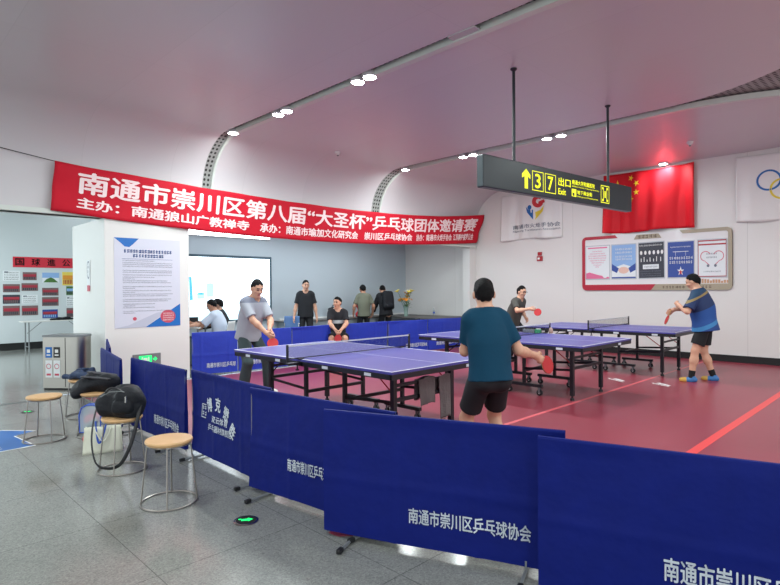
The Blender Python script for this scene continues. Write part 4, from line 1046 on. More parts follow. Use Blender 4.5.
    for s in (1, -1):
        c = SDF(); fz = ank[s][2]-.085*k; A0 = ank[s]*V(1, 1, 0)+V(0, 0, fz)
        c.cap(A0+V(0, 0, .04)-toe[s]*.045, A0+V(0, 0, .03)+toe[s]*.14, .040, .032, .03); c.cap(A0+V(0, 0, .025)+toe[s]*.02, A0+V(0, 0, .022)+toe[s]*.11, .044, .041, .03); c.cap(A0+V(0, 0, .085)-toe[s]*.012, A0+V(0, 0, .05), .041, .041, .03)
        c.cut(A0+V(0, 0, .004), V(0, 0, -1)); c.cut(ank[s]+V(0, 0, .012), V(0, 0, 1)); so_ = skinobj('shoe', c, max(.007, hgrid), P.get('shoe', 'shoe_w'), t, (lambda q, A0=A0, s=s: ((q-A0)@toe[s] > .07)) if isinstance(P.get('shoe'), list) else None)
        if P.get('sock'):
            c = SDF(); d_ = nrm(kne[s]-ank[s]); c.cap(ank[s]-d_*.03, ank[s]+d_*.12*k, .042*k, .048*k, .02); c.cut(ank[s]+d_*.1, d_); skinobj('sock', c, max(.007, hgrid), P['sock'], t)
    if P.get('glasses'):
        b = B()
        for s in (1, -1):
            ce = H+hz*.012+hf*.098+s*hx*.034; b.tube([ce+hx*.026*math.cos(a)+hz*.019*math.sin(a) for a in np.linspace(0, 2*math.pi, 16, endpoint=False)], .0028, 6, True)
            b.tube([ce+s*hx*.026, H+hz*.014+hf*.09+s*hx*.073, H+hz*.014+s*hx*.080], .0025, 6)
        b.tube([H+hz*.014+hf*.1-hx*.009, H+hz*.014+hf*.1+hx*.009], .0025, 6); obj('glasses', b, 'ink', t, smooth=True)
    t['_hand'] = 0; del t['_hand']
    return t, ha

def paddle(label, who, hand, blade_n, red_front=True, blade_dir=None):
    """a bat whose handle lies in the hand; blade_n is the normal of its red face in the person's frame"""
    c0, hd, pn, wx = hand; d = nrm(blade_dir) if blade_dir is not None else nrm(hd)
    n = nrm(np.asarray(blade_n, float)-d*np.dot(blade_n, d)); x = np.cross(d, n)
    t = thing('table_tennis_paddle', label, 'paddle', (0, 0, 0), 0, 'paddles held by the people')
    bpy.context.view_layer.update()
    mw = who.matrix_world @ Matrix(((x[0], d[0], n[0], c0[0]), (x[1], d[1], n[1], c0[1]), (x[2], d[2], n[2], c0[2]), (0, 0, 0, 1)))
    t.matrix_world = mw
    o = [(.076*math.cos(a), .125+.08*math.sin(a)) for a in np.linspace(-1.15, math.pi+1.15, 30)]+[(-.014, .035), (.014, .035)]
    b = B(); b.prism(o, lambda x, y: (x, y, -.003), lambda x, y: (x, y, .003)); obj('blade', b, 'wood', t)
    o2 = [p for p in o[:-2]]
    b = B(); b.prism(o2, lambda x, y: (x, y, .003), lambda x, y: (x, y, .0065)); obj('red_rubber', b, 'rubber_red', t)
    b = B(); b.prism(o2, lambda x, y: (x, y, -.0065), lambda x, y: (x, y, -.003)); obj('black_rubber', b, 'rubber_black' , t)
    b = B(); b.tube([(0, -.045, 0), (0, 0, 0), (0, .045, 0)], [.016, .0135, .0145], 12, flat=.75); obj('handle', b, 'wood', t, smooth=True)
    return t

# player in the teal jersey: knees bent, seen from behind
TQ, ha = person('person in teal t-shirt and black shorts crouching, back to the viewer, by the nearest table', (-2.57, 3.63), 150, dict(S=1.66, h=.0065, pz=.82, pel=(.02, -.02), lean=.12, lean2=.22, twist=-.10, head=(.12, -.25), loose=.011,
    handR=(.48, .10, .93), elbowR=(.25, -.35, -1), dirR=(.82, .2, -.45), palmR=(-.3, .9, .1), curlR=.75, handL=(-.02, .40, 1.0), elbowL=(-.25, -.3, -1), dirL=(.3, .9, 0), curlL=.5,
    footR=(.15, .02, .085), footL=(-.11, -.02, .085), kneeR=(.12, 1, 0), kneeL=(-.12, 1, 0), toeR=(.3, 1, 0), toeL=(-.3, 1, 0),
    shirt='teal', pants='shorts', shorts=.74, sleeve=.72, hem=.06, skin='skin', seed=4, shoe='shoe_d', hairline=-.012))
paddle('red paddle in the right hand of the teal player', TQ, ha[1], (.2, -.9, .3), blade_dir=(.85, .3, -.5))
# man in the grey polo beyond the left end of the nearest table
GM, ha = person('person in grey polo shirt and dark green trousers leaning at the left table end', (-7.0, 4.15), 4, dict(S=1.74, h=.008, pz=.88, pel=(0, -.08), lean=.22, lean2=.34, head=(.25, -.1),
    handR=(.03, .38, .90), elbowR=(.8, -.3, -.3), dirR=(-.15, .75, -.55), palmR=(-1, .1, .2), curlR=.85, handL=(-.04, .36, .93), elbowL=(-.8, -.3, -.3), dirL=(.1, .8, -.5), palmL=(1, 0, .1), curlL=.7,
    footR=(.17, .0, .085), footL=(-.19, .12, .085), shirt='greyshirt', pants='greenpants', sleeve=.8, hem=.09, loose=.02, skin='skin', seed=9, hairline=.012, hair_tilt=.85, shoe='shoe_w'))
paddle('red paddle held low in both hands by the grey polo player', GM, ha[1], (.55, .6, .35), blade_dir=(.2, .55, -.75))
# player in charcoal at the left end of the farther tables
CP, ha = person('person in charcoal t-shirt and glasses leaning forward beyond the middle table', (-6.42, 10.16), -3, dict(S=1.70, h=.009, pz=.80, pel=(0, -.1), lean=.30, lean2=.42, head=(.05, -.1),
    handR=(.16, .43, 1.07), elbowR=(.8, -.5, -.5), dirR=(.1, .95, -.12), palmR=(-1, 0, .1), curlR=.8, handL=(-.2, .1, .85), elbowL=(-.5, -.6, 0), curlL=.5,
    footR=(.22, -.05, .085), footL=(-.22, .05, .085), shirt='darkgrey', pants='shorts', sleeve=.75, hem=.1, skin='skin', seed=12, glasses=True, hairline=.008, shoe='shoe_d'))
paddle('red paddle in the right hand of the player wearing glasses', CP, ha[1], (.85, .0, .35), blade_dir=(.0, .85, -.45))
# player in blue on the right
BP_, ha = person('person in blue striped jersey and black shorts standing at the right by the white wall', (-2.70, 9.62), 190, dict(S=1.74, h=.007, pz=.93, pel=(0, -.04), lean=.10, lean2=.26, twist=-.2, head=(.25, .15), bulk=1.06, belly=.05,
    handR=(.04, .40, 1.13), elbowR=(.6, -.2, -.6), dirR=(-.1, .7, -.6), palmR=(-1, .0, -.2), curlR=.8, handL=(-.08, .30, 1.19), elbowL=(-.85, -.5, -.4), dirL=(.5, .6, .5), palmL=(.8, -.1, .1), curlL=.7,
    footR=(.13, -.14, .085), footL=(-.17, .13, .085), toeR=(.15, 1, 0), toeL=(-.15, 1, 0), shirt='bluejersey', pants='shorts', shorts=.76, sleeve=.85, hem=.13, loose=.026, flare=.02, skin='skin', seed=21, sock='sock', shoe=['shoe_b', 'shoe_g'], hairline=.010))
paddle('paddle held out edge-on by the player in the blue jersey', BP_, ha[1], (-.35, .85, .4), blade_dir=(-.05, .35, -.9))
# people in the meeting room
person('person in black t-shirt and trousers standing before the pale wall', (-10.95, 7.97), -35, dict(S=1.75, h=.012, pz=.925, lean=.0, lean2=.06, head=(.05, .25), handR=(.28, .06, .82), handL=(-.27, .05, .80), footR=(.11, 0, .085), footL=(-.11, .02, .085),
    shirt='blacktee', pants='shorts', sleeve=.75, hem=.1, skin='skin', seed=31, shoe='shoe_d'))
SM, ha = person('person in black t-shirt with pale band seated in the gap of the bright barriers', (-8.98, 7.36), -38, dict(S=1.72, h=.011, pz=.56, pel=(0, -.12), lean=.08, lean2=.2, head=(.0, -.5), handR=(.06, .34, .67), handL=(-.06, .33, .67), dirR=(-.2, .6, -.6), dirL=(.2, .6, -.6), elbowR=(.8, -.4, -.2), elbowL=(-.8, -.4, -.2), curlR=.8, curlL=.8,
    footR=(.13, .34, .085), footL=(-.12, .34, .085), shirt='blackband', pants='shorts', shorts=.85, sleeve=.75, hem=.06, skin='skin', seed=33))
paddle('orange-red paddle held between the knees of the seated person', SM, ha[1], (.3, .9, .3), blade_dir=(-.1, .3, -.9))
person('person in olive shirt standing with back turned at the counter', (-10.97, 9.90), 150, dict(S=1.66, h=.012, pz=.87, lean=.05, lean2=.15, head=(.35, .1), handR=(.26, .14, .84), handL=(-.26, .14, .84), footR=(.11, 0, .085), footL=(-.11, 0, .085),
    shirt='olive', pants='shorts', sleeve=.75, hem=.1, skin='skin2', seed=35, shoe='shoe_d'))
BB, ha = person('person all in black bending over the counter, beside the flowers', (-10.97, 10.72), 160, dict(S=1.70, h=.012, pz=.88, lean=.2, lean2=.4, head=(.5, -.2), handR=(.2, .42, .86), handL=(-.2, .42, .86), footR=(.14, 0, .085), footL=(-.14, 0, .085),
    shirt='blacktee', pants='shorts', sleeve=1.5, hem=.12, loose=.03, skin='skin', seed=37, shoe='shoe_d'))
person('person in pale blue shirt seated in profile before the lit screen', (-10.55, 5.42), -140, dict(S=1.72, h=.011, pz=.55, pel=(0, -.1), lean=.12, lean2=.3, head=(.3, 0), handR=(.16, .40, .82), handL=(-.16, .42, .82), dirR=(0, 1, -.1), dirL=(0, 1, -.1), elbowR=(.5, -.4, -.6), elbowL=(-.5, -.4, -.6), footR=(.14, .36, .085), footL=(-.14, .3, .085),
    shirt='paleshirt', pants='greenpants', sleeve=.85, hem=.1, loose=.024, skin='skin2', seed=41, hairline=.012, shoe='shoe_d'))
person('person with dark hair seated behind the pale blue shirt', (-11.28, 5.88), -120, dict(S=1.66, h=.013, pz=.55, pel=(0, -.1), lean=.1, lean2=.2, head=(.2, 0), handR=(.16, .34, .68), handL=(-.16, .34, .68), footR=(.14, .34, .085), footL=(-.14, .34, .085),
    shirt='blacktee', pants='greenpants', sleeve=1.5, hem=.06, skin='skin', seed=43, hair_len=.015, hair_vol=.01, shoe='shoe_d'))
person('person in dark sleeves at the desk, half hidden by the pier', (-10.85, 4.74), 40, dict(S=1.68, h=.012, pz=.55, pel=(0, -.1), lean=.12, lean2=.24, head=(.25, 0), handR=(.14, .38, .80), handL=(-.14, .38, .80), footR=(.12, .34, .085), footL=(-.12, .30, .085),
    shirt='blacktee', pants='greenpants', sleeve=.8, hem=.08, skin='skin', seed=45, shoe='shoe_d'))

# ------------------------------------------------------------------ meeting room furniture
t = thing('projection_screen', 'large lit screen with pale blue bar graphics behind the man in grey', 'screen', (XB, 0, 0))
y0, y1, z0, z1 = 4.9, 7.5, .80, 2.25
on = lambda d: (lambda y, z: (d, y, z))
b = B(); b.box((.03, (y0+y1)/2, (z0+z1)/2), (.05, y1-y0+.12, z1-z0+.12)); fr = obj('screen_frame', b, 'frame', t, bevel=.006)
b = B(); b.flat(rect(y0, y1, z0, z1), on(.057)); sc = obj('lit_panel', b, 'screen', fr)
b = B(); b.flat(rect(5.30, 5.42, 1.22, 1.80), on(.059)); b.flat([(5.44, 1.26), (5.52, 1.28), (5.49, 1.80), (5.43, 1.80)], on(.059)); b.flat(disc(5.70, 1.42, .09, 20, .025), on(.059)); obj('blue_bars', b, 'screenblue', sc)
b = B(); b.flat(rect(5.61, 5.79, 1.30, 1.42), on(.058)); b.flat(rect(5.84, 6.01, 1.34, 1.64), on(.058)); b.flat(disc(5.925, 1.64, .085, 20, .025), on(.0585)); obj('pale_bars', b, 'screenpale', sc)
b = B(); b.flat(rect(y0, y1, z0, 1.12), on(.0575)); obj('pale_footer', b, mat('lit_screen_footer', (215, 240, 250), .4, emit=1.2, ecol=(206, 238, 250)), sc)
t = thing('wall_light', 'long white light strip on the wall above the lit screen', 'light', (XB, 0, 0))
b = B(); b.box((.03, 6.2, 2.86), (.06, 2.66, .26)); obj('light_housing', b, 'plastic_w', t, bevel=.006); b = B(); b.box((.066, 6.2, 2.86), (.012, 2.6, .23)); obj('light_diffuser', b, 'tube', t)

t = thing('long_counter', 'long grey counter along the back wall under the pale wall panel', 'counter', (0, 0, 0))
b = B(); b.box((-11.55, 10.0, .705), (.58, 4.7, .03)); obj('counter_top', b, 'counter', t, bevel=.004)
b = B(); b.box((-11.32, 10.0, .36), (.02, 4.6, .66)); obj('front_panel', b, 'counterf', t)
for y in (7.75, 10.0, 12.25):
    b = B(); b.box((-11.55, y, .345), (.5, .03, .69)); obj('end_panel', b, 'counterf', t)

def chair(label, x, y, rz, m, group):
    t = thing('plastic_chair', label, 'chair', (x, y, 0), rz, group)
    b = B(); b.grid(lambda s, q: ((s-.5)*.42, (q-.5)*.40, .44+.015*math.cos(math.pi*(s-.5)*2)-.02*q*0), 8, 8); obj('seat', b, m, t, smooth=True, solid=.012)
    b = B(); b.grid(lambda s, q: ((s-.5)*(.40-.03*q), -.2-.07*q-.03*math.cos(math.pi*(s-.5)), .50+.36*q), 10, 8); obj('backrest', b, m, t, smooth=True, solid=.012)
    for sx in (-1, 1):
        for sy in (-1, 1):
            b = B(); b.tube([(sx*.17, sy*.16, .43), (sx*.2, sy*.2, 0)], .012, 8); obj('leg', b, 'chrome', t, smooth=True)
        b = B(); b.tube([(sx*.17, -.16, .43), (sx*.18, -.2, .55), (sx*.17, -.23, .7)], .011, 8); obj('back_support', b, 'chrome', t, smooth=True)
    return t
chair('blue plastic chair beside the standing person in black', -10.9, 7.45, math.radians(-140), 'plastic_b', None)
chair('white plastic chair with slatted back behind the pale blue shirt', -10.75, 5.98, math.radians(130), 'plastic_w', 'white chairs by the screen')
b = chair('white plastic chair under the person in the pale blue shirt', -10.50, 5.47, math.radians(130), 'plastic_w', 'white chairs by the screen')
t = thing('meeting_desk', 'pale desk between the seated people before the lit screen', 'desk', (-10.75, 5.02, 0), math.radians(-45))
b = B(); b.box((0, 0, .745), (.5, .42, .03)); obj('desk_top', b, 'plastic_w', t, bevel=.004)
for sx in (-1, 1):
    for sy in (-1, 1):
        b = B(); b.box((sx*.22, sy*.18, .365), (.03, .03, .73)); obj('leg', b, 'grey', t)
t = thing('laptop', 'open dark laptop on the pale desk before the screen', 'laptop', (-10.78, 5.0, .762), math.radians(60))
b = B(); b.box((0, 0, .008), (.26, .18, .014)); obj('laptop_base', b, 'grey', t, bevel=.003)
b = B(); b.box((0, .11, .1), (.26, .012, .17)); obj('laptop_lid', b, 'blackplastic', t, bevel=.003)

def stool(label, x, y, rz):
    t = thing('round_stool', label, 'stool', (x, y, 0), rz, 'round stools with ring bases')
    b = B(); b.lathe([(.05, .418), (.15, .420), (.158, .428), (.160, .438), (.155, .447), (.12, .450), (.02, .451)], n=40); obj('seat', b, 'seat', t, smooth=True)
    for i in range(4):
        a = math.pi/4+math.pi/2*i; b = B(); b.tube([(.142*math.cos(a), .142*math.sin(a), .42), (.166*math.cos(a), .166*math.sin(a), .2), (.186*math.cos(a), .186*math.sin(a), .008)], .0055, 8); obj('leg', b, 'rod', t, smooth=True)
    b = B(); b.tube([(.188*math.cos(a), .188*math.sin(a), .008) for a in np.linspace(0, 2*math.pi, 48, endpoint=False)], .006, 8, True); obj('base_ring', b, 'rod', t, smooth=True)
    b = B(); b.tube([(.142*math.cos(a), .142*math.sin(a), .414) for a in np.linspace(0, 2*math.pi, 36, endpoint=False)], .006, 6, True); obj('seat_ring', b, 'rod', t, smooth=True)
    return t
st = stool('empty round stool nearest the viewer, beside the lettered blue barrier', -3.86, 1.62, .3)
dup(st, (-6.38, 1.42, 0), .9, 'empty round stool on the far left, by the blue floor arrow')
dup(st, (-4.84, 1.64, 0), .1, 'round stool carrying the black duffel bag with the hanging strap')
dup(st, (-7.25, 2.02, 0), .5, 'round stool with the folded denim jacket, next to the litter bin')
dup(st, (-6.22, 1.86, 0), .2, 'round stool carrying the soft black bag behind the duffel bag')
dup(st, (-9.02, 7.40, 0), .7, 'round stool under the seated person with the pale banded t-shirt')
dup(st, (-11.28, 5.92, 0), .4, 'round stool under the dark-haired person by the screen')
dup(st, (-10.88, 4.70, 0), .6, 'round stool under the person half hidden by the pier')

def blob(name, f, h, m, parent): return skinobj(name, f, h, m, parent)
# black duffel bag with strap
t = thing('duffel_bag', 'bulky black duffel bag on a stool, its strap hanging in a loop', 'bag', (-4.84, 1.64, .452), math.radians(38))
f = SDF(); f.cap((-.09, .0, .11), (.09, .0, .12), .100, .112, .05); f.cap((-.10, -.02, .06), (.11, -.02, .06), .075, .08, .05); f.cap((-.03, .03, .19), (.10, .02, .20), .055, .065, .05); f.cap((-.13, -.03, .08), (-.08, -.03, .16), .05, .05, .04); f.cap((.06, -.06, .19), (.13, -.04, .17), .045, .05, .04)
f.wrinkle(.013, 3, 26); f.cut((0, 0, .0), (0, 0, -1)); bg = blob('bag_body', f, .007, 'bag', t)
b = B(); b.tube([(-.13, -.085, .17), (-.04, -.105, .215), (.07, -.115, .225), (.15, -.09, .19)], .005, 6); obj('zip', b, 'grey', bg, smooth=True)
f = SDF(); f.cap((.03, -.105, .07), (.12, -.09, .08), .045, .045, .03); f.cap((.03, -.105, .12), (.12, -.09, .13), .035, .035, .04); f.wrinkle(.005, 8, 30); blob('side_pocket', f, .007, 'bag', t)
b = B(); b.box((.13, -.15, .165), (.012, .008, .05)); obj('buckle', b, 'chrome', t)
pts = [V(-.165, -.03, .16), V(-.19, -.08, .02), V(-.185, -.13, -.18), V(-.13, -.16, -.35), V(-.03, -.17, -.39), V(.08, -.16, -.36), V(.155, -.14, -.22), V(.185, -.08, -.02), V(.19, -.03, .15)]
P_ = []
for i in range(len(pts)-1):
    a0, a, c, d = pts[max(i-1, 0)], pts[i], pts[i+1], pts[min(i+2, len(pts)-1)]
    for q in np.linspace(0, 1, 6, endpoint=False): P_.append(.5*((2*a)+(-a0+c)*q+(2*a0-5*a+4*c-d)*q*q+(-a0+3*a-3*c+d)*q**3))
P_.append(pts[-1]); b = B(); b.tube(P_, .014, 8, flat=.28); obj('strap', b, 'blackplastic', t, smooth=True)
b = B(); b.tube([V(-.09, -.09, .2)+V(.18*q, -.03*math.sin(math.pi*q), .05*math.sin(math.pi*q)) for q in np.linspace(0, 1, 12)], .009, 8); obj('carry_handle', b, 'blackplastic', t, smooth=True)
# soft black bag behind
t = thing('soft_black_bag', 'soft black bag with a pale-edged flap, slumped behind the duffel bag', 'bag', (-6.22, 1.86, .452), math.radians(40))
f = SDF(); f.cap((-.12, -.02, .05), (.12, 0, .08), .065, .085, .06); f.cap((-.16, -.06, -.01), (-.11, -.05, .02), .065, .075, .06); f.cap((-.05, .02, .13), (.16, .02, .10), .06, .06, .06); f.wrinkle(.016, 13, 26)
blob('bag_body', f, .009, 'bag', t)
f = SDF(); f.cap((-.10, -.07, .155), (.16, -.06, .135), .03, .03, .03, (V(0, .3, 1)/1.044, .4)); f.cap((-.10, .03, .19), (.17, .04, .16), .03, .03, .06, (V(0, .0, 1), .5)); f.wrinkle(.004, 6, 25); blob('flap', f, .008, mat('dark_grey_nylon', (66, 66, 72), .6, bump=(20, .3)), t)
# denim jacket on the far stool
t = thing('denim_jacket', 'crumpled denim jacket on the stool next to the litter bin', 'jacket', (-7.25, 2.02, .452), math.radians(45))
f = SDF(); f.cap((-.2, -.02, .02), (.14, .02, .025), .045, .04, .05, (V(0, 0, 1), .7)); f.cap((-.1, .08, .04), (.16, .05, .03), .05, .04, .05, (V(0, 0, 1), .7)); f.cap((-.06, -.07, .05), (.1, -.1, .03), .045, .035, .05, (V(0, 0, 1), .8)); f.cap((-.05, 0, .07), (.02, .03, .105), .04, .022, .04); f.cap((.02, .03, .06), (.16, .0, .05), .03, .03, .04)
f.cap((-.12, .02, .05), (.0, -.05, .09), .04, .03, .03); f.cap((.0, .06, .08), (.1, .03, .1), .025, .03, .03); f.wrinkle(.017, 17, 38); f.cut((0, 0, -.0), (0, 0, -1)); blob('jacket_body', f, .006, 'denim', t)
f = SDF(); f.cap((-.06, -.02, .10), (.05, .01, .115), .018, .015, .02); f.wrinkle(.004, 4, 40); blob('collar', f, .006, 'denim', t)
# cream tote, clear bag with blue trim, red bag
t = thing('tote_bag', 'cream tote bag standing on the floor between the stools', 'bag', (-5.52, 1.70, 0), math.radians(72))
b = B(); w0, w1, d0, d1, hh = .165, .15, .06, .03, .24
for sy in (-1, 1): b.grid(lambda s, q, sy=sy: ((s-.5)*2*(w0+(w1-w0)*q), sy*(d0+(d1-d0)*q)+sy*.008*math.sin(6*s+sy)*q, hh*q+.006*math.sin(7*s)*q), 10, 8)
for sx in (-1, 1): b.grid(lambda s, q, sx=sx: (sx*(w0+(w1-w0)*q)-sx*.02*math.sin(math.pi*s)*q, (s-.5)*2*(d0+(d1-d0)*q), hh*q), 6, 8)
b.flat(rect(-w0, w0, -d0, d0), lambda x, y: (x, y, .002)); tb = obj('tote_body', b, 'tote', t, smooth=True, solid=.004)
for sy in (-1, 1):
    b = B(); b.tube([V(-.07, sy*.035, .22)+V(.14*q, sy*.05*math.sin(math.pi*q), .02-.12*math.sin(math.pi*q)) for q in np.linspace(0, 1, 14)], .008, 6, flat=.4); obj('handle', b, 'tote', t, smooth=True)
t = thing('clear_bag', 'clear vinyl bag edged in blue, standing in the cream tote', 'bag', (-5.58, 1.62, .19), math.radians(52))
o = [(-.09, 0), (.09, 0), (.095, .16), (.075, .225), (.03, .25), (-.03, .25), (-.075, .225), (-.095, .16)]
b = B(); b.prism(o, lambda x, z: (x, -.028, z), lambda x, z: (x, .028, z)); cb = obj('vinyl_body', b, 'clear', t)
for sy in (-1, 1):
    b = B(); b.tube([(x, sy*.03, z) for x, z in o], .007, 8, True); obj('blue_edge', b, 'bluetrim', t, smooth=True)
b = B(); b.tube([V(.05, -.035, .12)+V(.10*q, -.05*math.sin(math.pi*q), -.02-.19*math.sin(math.pi*q)) for q in np.linspace(0, 1, 18)], .008, 8); obj('blue_handle', b, 'bluetrim', t, smooth=True)
f = SDF(); f.cap((-.03, 0, .06), (.03, 0, .09), .024, .022, .03); f.wrinkle(.005, 2, 40); blob('contents', f, .006, mat('bag_contents', (150, 160, 160), .7), t)
t = thing('red_bag', 'small red bag squeezed behind the clear bag', 'bag', (-5.78, 1.70, 0), math.radians(50))
f = SDF(); f.cap((-.05, 0, .08), (.05, 0, .08), .06, .06, .05); f.cap((-.04, 0, .25), (.04, 0, .27), .05, .045, .05); f.wrinkle(.007, 5, 25); f.cut((0, 0, .004), (0, 0, -1)); blob('bag_body', f, .008, 'redbag', t)
b = B(); b.tube([V(-.04, 0, .30)+V(.08*q, 0, .05*math.sin(math.pi*q)) for q in np.linspace(0, 1, 10)], .006, 6); obj('handle', b, 'redbag', t, smooth=True)

# things on the counter
CZ = .722
def satchel(label, x, y, rz, w_, d_, h_, m, seed, front=None, z=CZ):
    t = thing('counter_bag', label, 'bag', (x, y, z), rz)
    f = SDF(); r = min(d_/2, .07); f.cap((-w_/2+r, 0, r), (w_/2-r, 0, r), r, r, .05); f.cap((-w_/2+r, 0, h_-r*1.1), (w_/2-r, 0, h_-r*1.1), r, r*.9, .06); f.cap((0, 0, r), (0, 0, h_-r), r*1.05, r, .06); f.wrinkle(.007, seed, 22); f.cut((0, 0, .0), (0, 0, -1)); bb = blob('bag_body', f, .012, m, t)
    b = B(); b.tube([V(-w_*.2, 0, h_-.01)+V(w_*.4*q, 0, .07*math.sin(math.pi*q)) for q in np.linspace(0, 1, 10)], .008, 6); obj('handle', b, m, t, smooth=True)
    if front:
        f = SDF(); f.cap((-w_*.25, -d_*.42, h_*.3), (w_*.25, -d_*.42, h_*.3), .04, .04, .03); blob('front_pocket', f, .012, front, t)
    return t
satchel('black bag on the counter right behind the standing person in black', -11.5, 8.32, math.radians(50), .32, .16, .32, 'bag', 3)
satchel('dark bag with a pale front on the counter near the olive shirt', -11.5, 9.30, math.radians(50), .34, .16, .30, 'bag', 6, 'plastic_w')
satchel('red rucksack on the counter between olive shirt and black clothes', -11.45, 10.18, math.radians(50), .26, .16, .42, 'redbag', 9)
t = thing('backpack', 'black backpack on the back of the person bending over the counter', 'backpack', (-10.80, 10.66, .93), math.radians(70))
f = SDF(); [f.cap((-.09, .02+.05*q, .08+.36*q), (.09, .02+.05*q, .08+.36*q), .085-.01*q, .085-.01*q, .05) for q in (0, .25, .5, .75, 1)]; f.cap((-.07, -.05, .1), (.07, -.05, .1), .05, .05, .04); f.wrinkle(.006, 12, 20); blob('pack_body', f, .011, 'bag', t)
for sx in (-1, 1):
    b = B(); b.tube([(sx*.09, .10, .42), (sx*.11, .16, .46), (sx*.12, .21, .40)], .016, 6, flat=.4); obj('strap', b, 'bag', t, smooth=True)
t = thing('side_table', 'grey table under the flowers and the water bottle', 'table', (-10.3, 11.68, 0))
b = B(); b.box((0, 0, .705), (1.75, 1.3, .03)); obj('table_top', b, 'counter', t, bevel=.004)
for sx in (-1, 1):
    for sy in (-1, 1):
        b = B(); b.box((sx*.82, sy*.6, .345), (.04, .04, .69)); obj('leg', b, 'grey', t)
t = thing('glass_vase', 'clear glass vase holding the lilies on the side table', 'vase', (-10.75, 11.3, CZ))
b = B(); b.lathe([(.055, 0), (.062, .01), (.058, .1), (.07, .24), (.085, .28), (.08, .28), (.064, .24), (.052, .1), (.05, .02), (.01, .015)], n=24); obj('vase_glass', b, 'glass', t, smooth=True)
t = thing('bouquet', 'orange and yellow lilies with green leaves in the glass vase', 'flowers', (-10.75, 11.3, CZ+.05), 0)
r = random.Random(4)
def petal_flower(c, d, m, n):
    b = B(); d = nrm(d); a = nrm(np.cross(d, V(.3, .9, .1))); e = np.cross(d, a)
    for i in range(6):
        q = 2*math.pi*i/6; o_ = a*math.cos(q)+e*math.sin(q); s_ = -a*math.sin(q)+e*math.cos(q)
        p = [c, c+d*.05+o_*.03+s_*.02, c+d*.07+o_*.085, c+d*.05+o_*.03-s_*.02]; b.add(p, [(0, 1, 2, 3)])
    return obj(n, b, m, t, solid=.004)
sb, lb = B(), B()
for i in range(13):
    a = r.uniform(0, 2*math.pi); l = r.uniform(.35, .66); sp = r.uniform(.05, .26); tip = V(sp*math.cos(a), sp*math.sin(a), l)
    sb.tube([V(0, 0, 0), tip*V(.25, .25, .5), tip], .005, 5)
    for k in range(4):
        q = r.uniform(.4, 1); c = tip*V(q, q, q); aa = r.uniform(0, 6); dd = V(math.cos(aa), math.sin(aa), r.uniform(-.2, .7)); sd = nrm(np.cross(dd, V(0, 0, 1)))
        lb.add([c, c+dd*.06+sd*.02, c+dd*.13, c+dd*.06-sd*.02], [(0, 1, 2, 3)])
    petal_flower(tip, tip+V(0, 0, -.15), ('orange', 'yellowp', 'orange', 'white')[i % 4], 'flower_head')
obj('stems', sb, 'leaf', t); obj('leaves', lb, 'leaf', t, solid=.002)
t = thing('water_bottle', 'small water bottle with blue label on the side table by the end wall', 'bottle', (-10.55, 12.28, CZ))
b = B(); b.lathe([(.03, 0), (.033, .01), (.033, .13), (.026, .16), (.014, .185), (.013, .2)], n=16); obj('bottle_body', b, 'clear', t, smooth=True)
b = B(); b.lathe([(.034, .05), (.034, .10)], n=16); obj('bottle_label', b, 'bluetrim', t, smooth=True)
b = B(); b.lathe([(.015, .2), (.015, .218), (.01, .22)], n=12); obj('bottle_cap', b, 'plastic_w', t, smooth=True)

# ------------------------------------------------------------------ left hall
t = thing('litter_bin', 'stainless steel twin litter bin against the pier', 'bin', (-9.52, 2.47, 0), math.radians(40))
o = [(-.30, -.19), (.12, -.19)]+[(.12+.19*math.sin(a), -.19*math.cos(a)) for a in np.linspace(.15, math.pi-.15, 14)]+[(.12, .19), (-.30, .19)]
b = B(); b.prism(o, lambda x, y: (x, y, .03), lambda x, y: (x, y, .80)); bd = obj('bin_body', b, 'steel', t, smooth=True)
b = B(); b.prism([(x*1.02, y*1.03) for x, y in o], lambda x, y: (x, y, .80), lambda x, y: (x, y, .83)); obj('rim', b, 'grey', t, smooth=True)
b = B(); b.prism([(x*.97, y*.93) for x, y in o], lambda x, y: (x, y, 0), lambda x, y: (x, y, .03)); obj('plinth', b, 'dark', t)
for i, (x, m) in enumerate(((-.205, 'pblue'), (-.075, 'black'))):
    b = B(); b.box((x, -.192, .57), (.105, .006, .16)); p = obj('opening_label', b, m, t, bevel=.003)
    b = B(); b.box((x, -.196, .59), (.05, .004, .05)); b.box((x, -.196, .53), (.06, .004, .02)); obj('label_print', b, 'white', p)
    b = B(); b.box((x, -.192, .32), (.105, .005, .26)); p = obj('sort_sticker', b, 'paper', t); b = B(); ringstrip(b, x, .36, .04, .01, lambda a, c: (a, -.1955, c)); b.flat(rect(x-.035, x+.035, .22, .25), lambda a, c: (a, -.1955, c)); obj('sticker_print', b, 'pred', p)
b = B(); b.box((.06, -.1915, .42), (.008, .004, .74)); obj('door_gap', b, 'dark', t)

# photo display on the far wall
t = thing('heading_banner', 'red paper heading with black brush characters on the display wall', 'banner', (XP, 0, 0))
b = B(); b.box((.006, 3.95, 2.26), (.012, 1.75, .27)); hb = obj('heading_sheet', b, 'redpaper', t)
for i, ch in enumerate('国球進公'):
    b = B(); write(b, ch, 3.125+i*.355, 3.325+i*.355, 2.17, 2.36, lambda y, z: (.0135, y, z), .025); obj('brush_character', b, 'ink', hb)
PH = [(10, 275, 73, 315, 'text'), (83, 280, 136, 312, 'red'), (158, 281, 225, 323, 'sky'), (238, 277, 293, 333, 'yellow'), (10, 328, 72, 360, 'red'), (78, 324, 141, 355, 'red'), (157, 343, 222, 375, 'red'), (254, 337, 294, 373, 'green'), (9, 370, 72, 405, 'dark'), (79, 371, 139, 405, 'text'), (156, 381, 222, 417, 'red'), (254, 379, 294, 421, 'text'), (9, 413, 71, 452, 'red'), (78, 414, 140, 453, 'red'), (157, 432, 218, 467, 'blue'), (254, 428, 294, 467, 'red')]
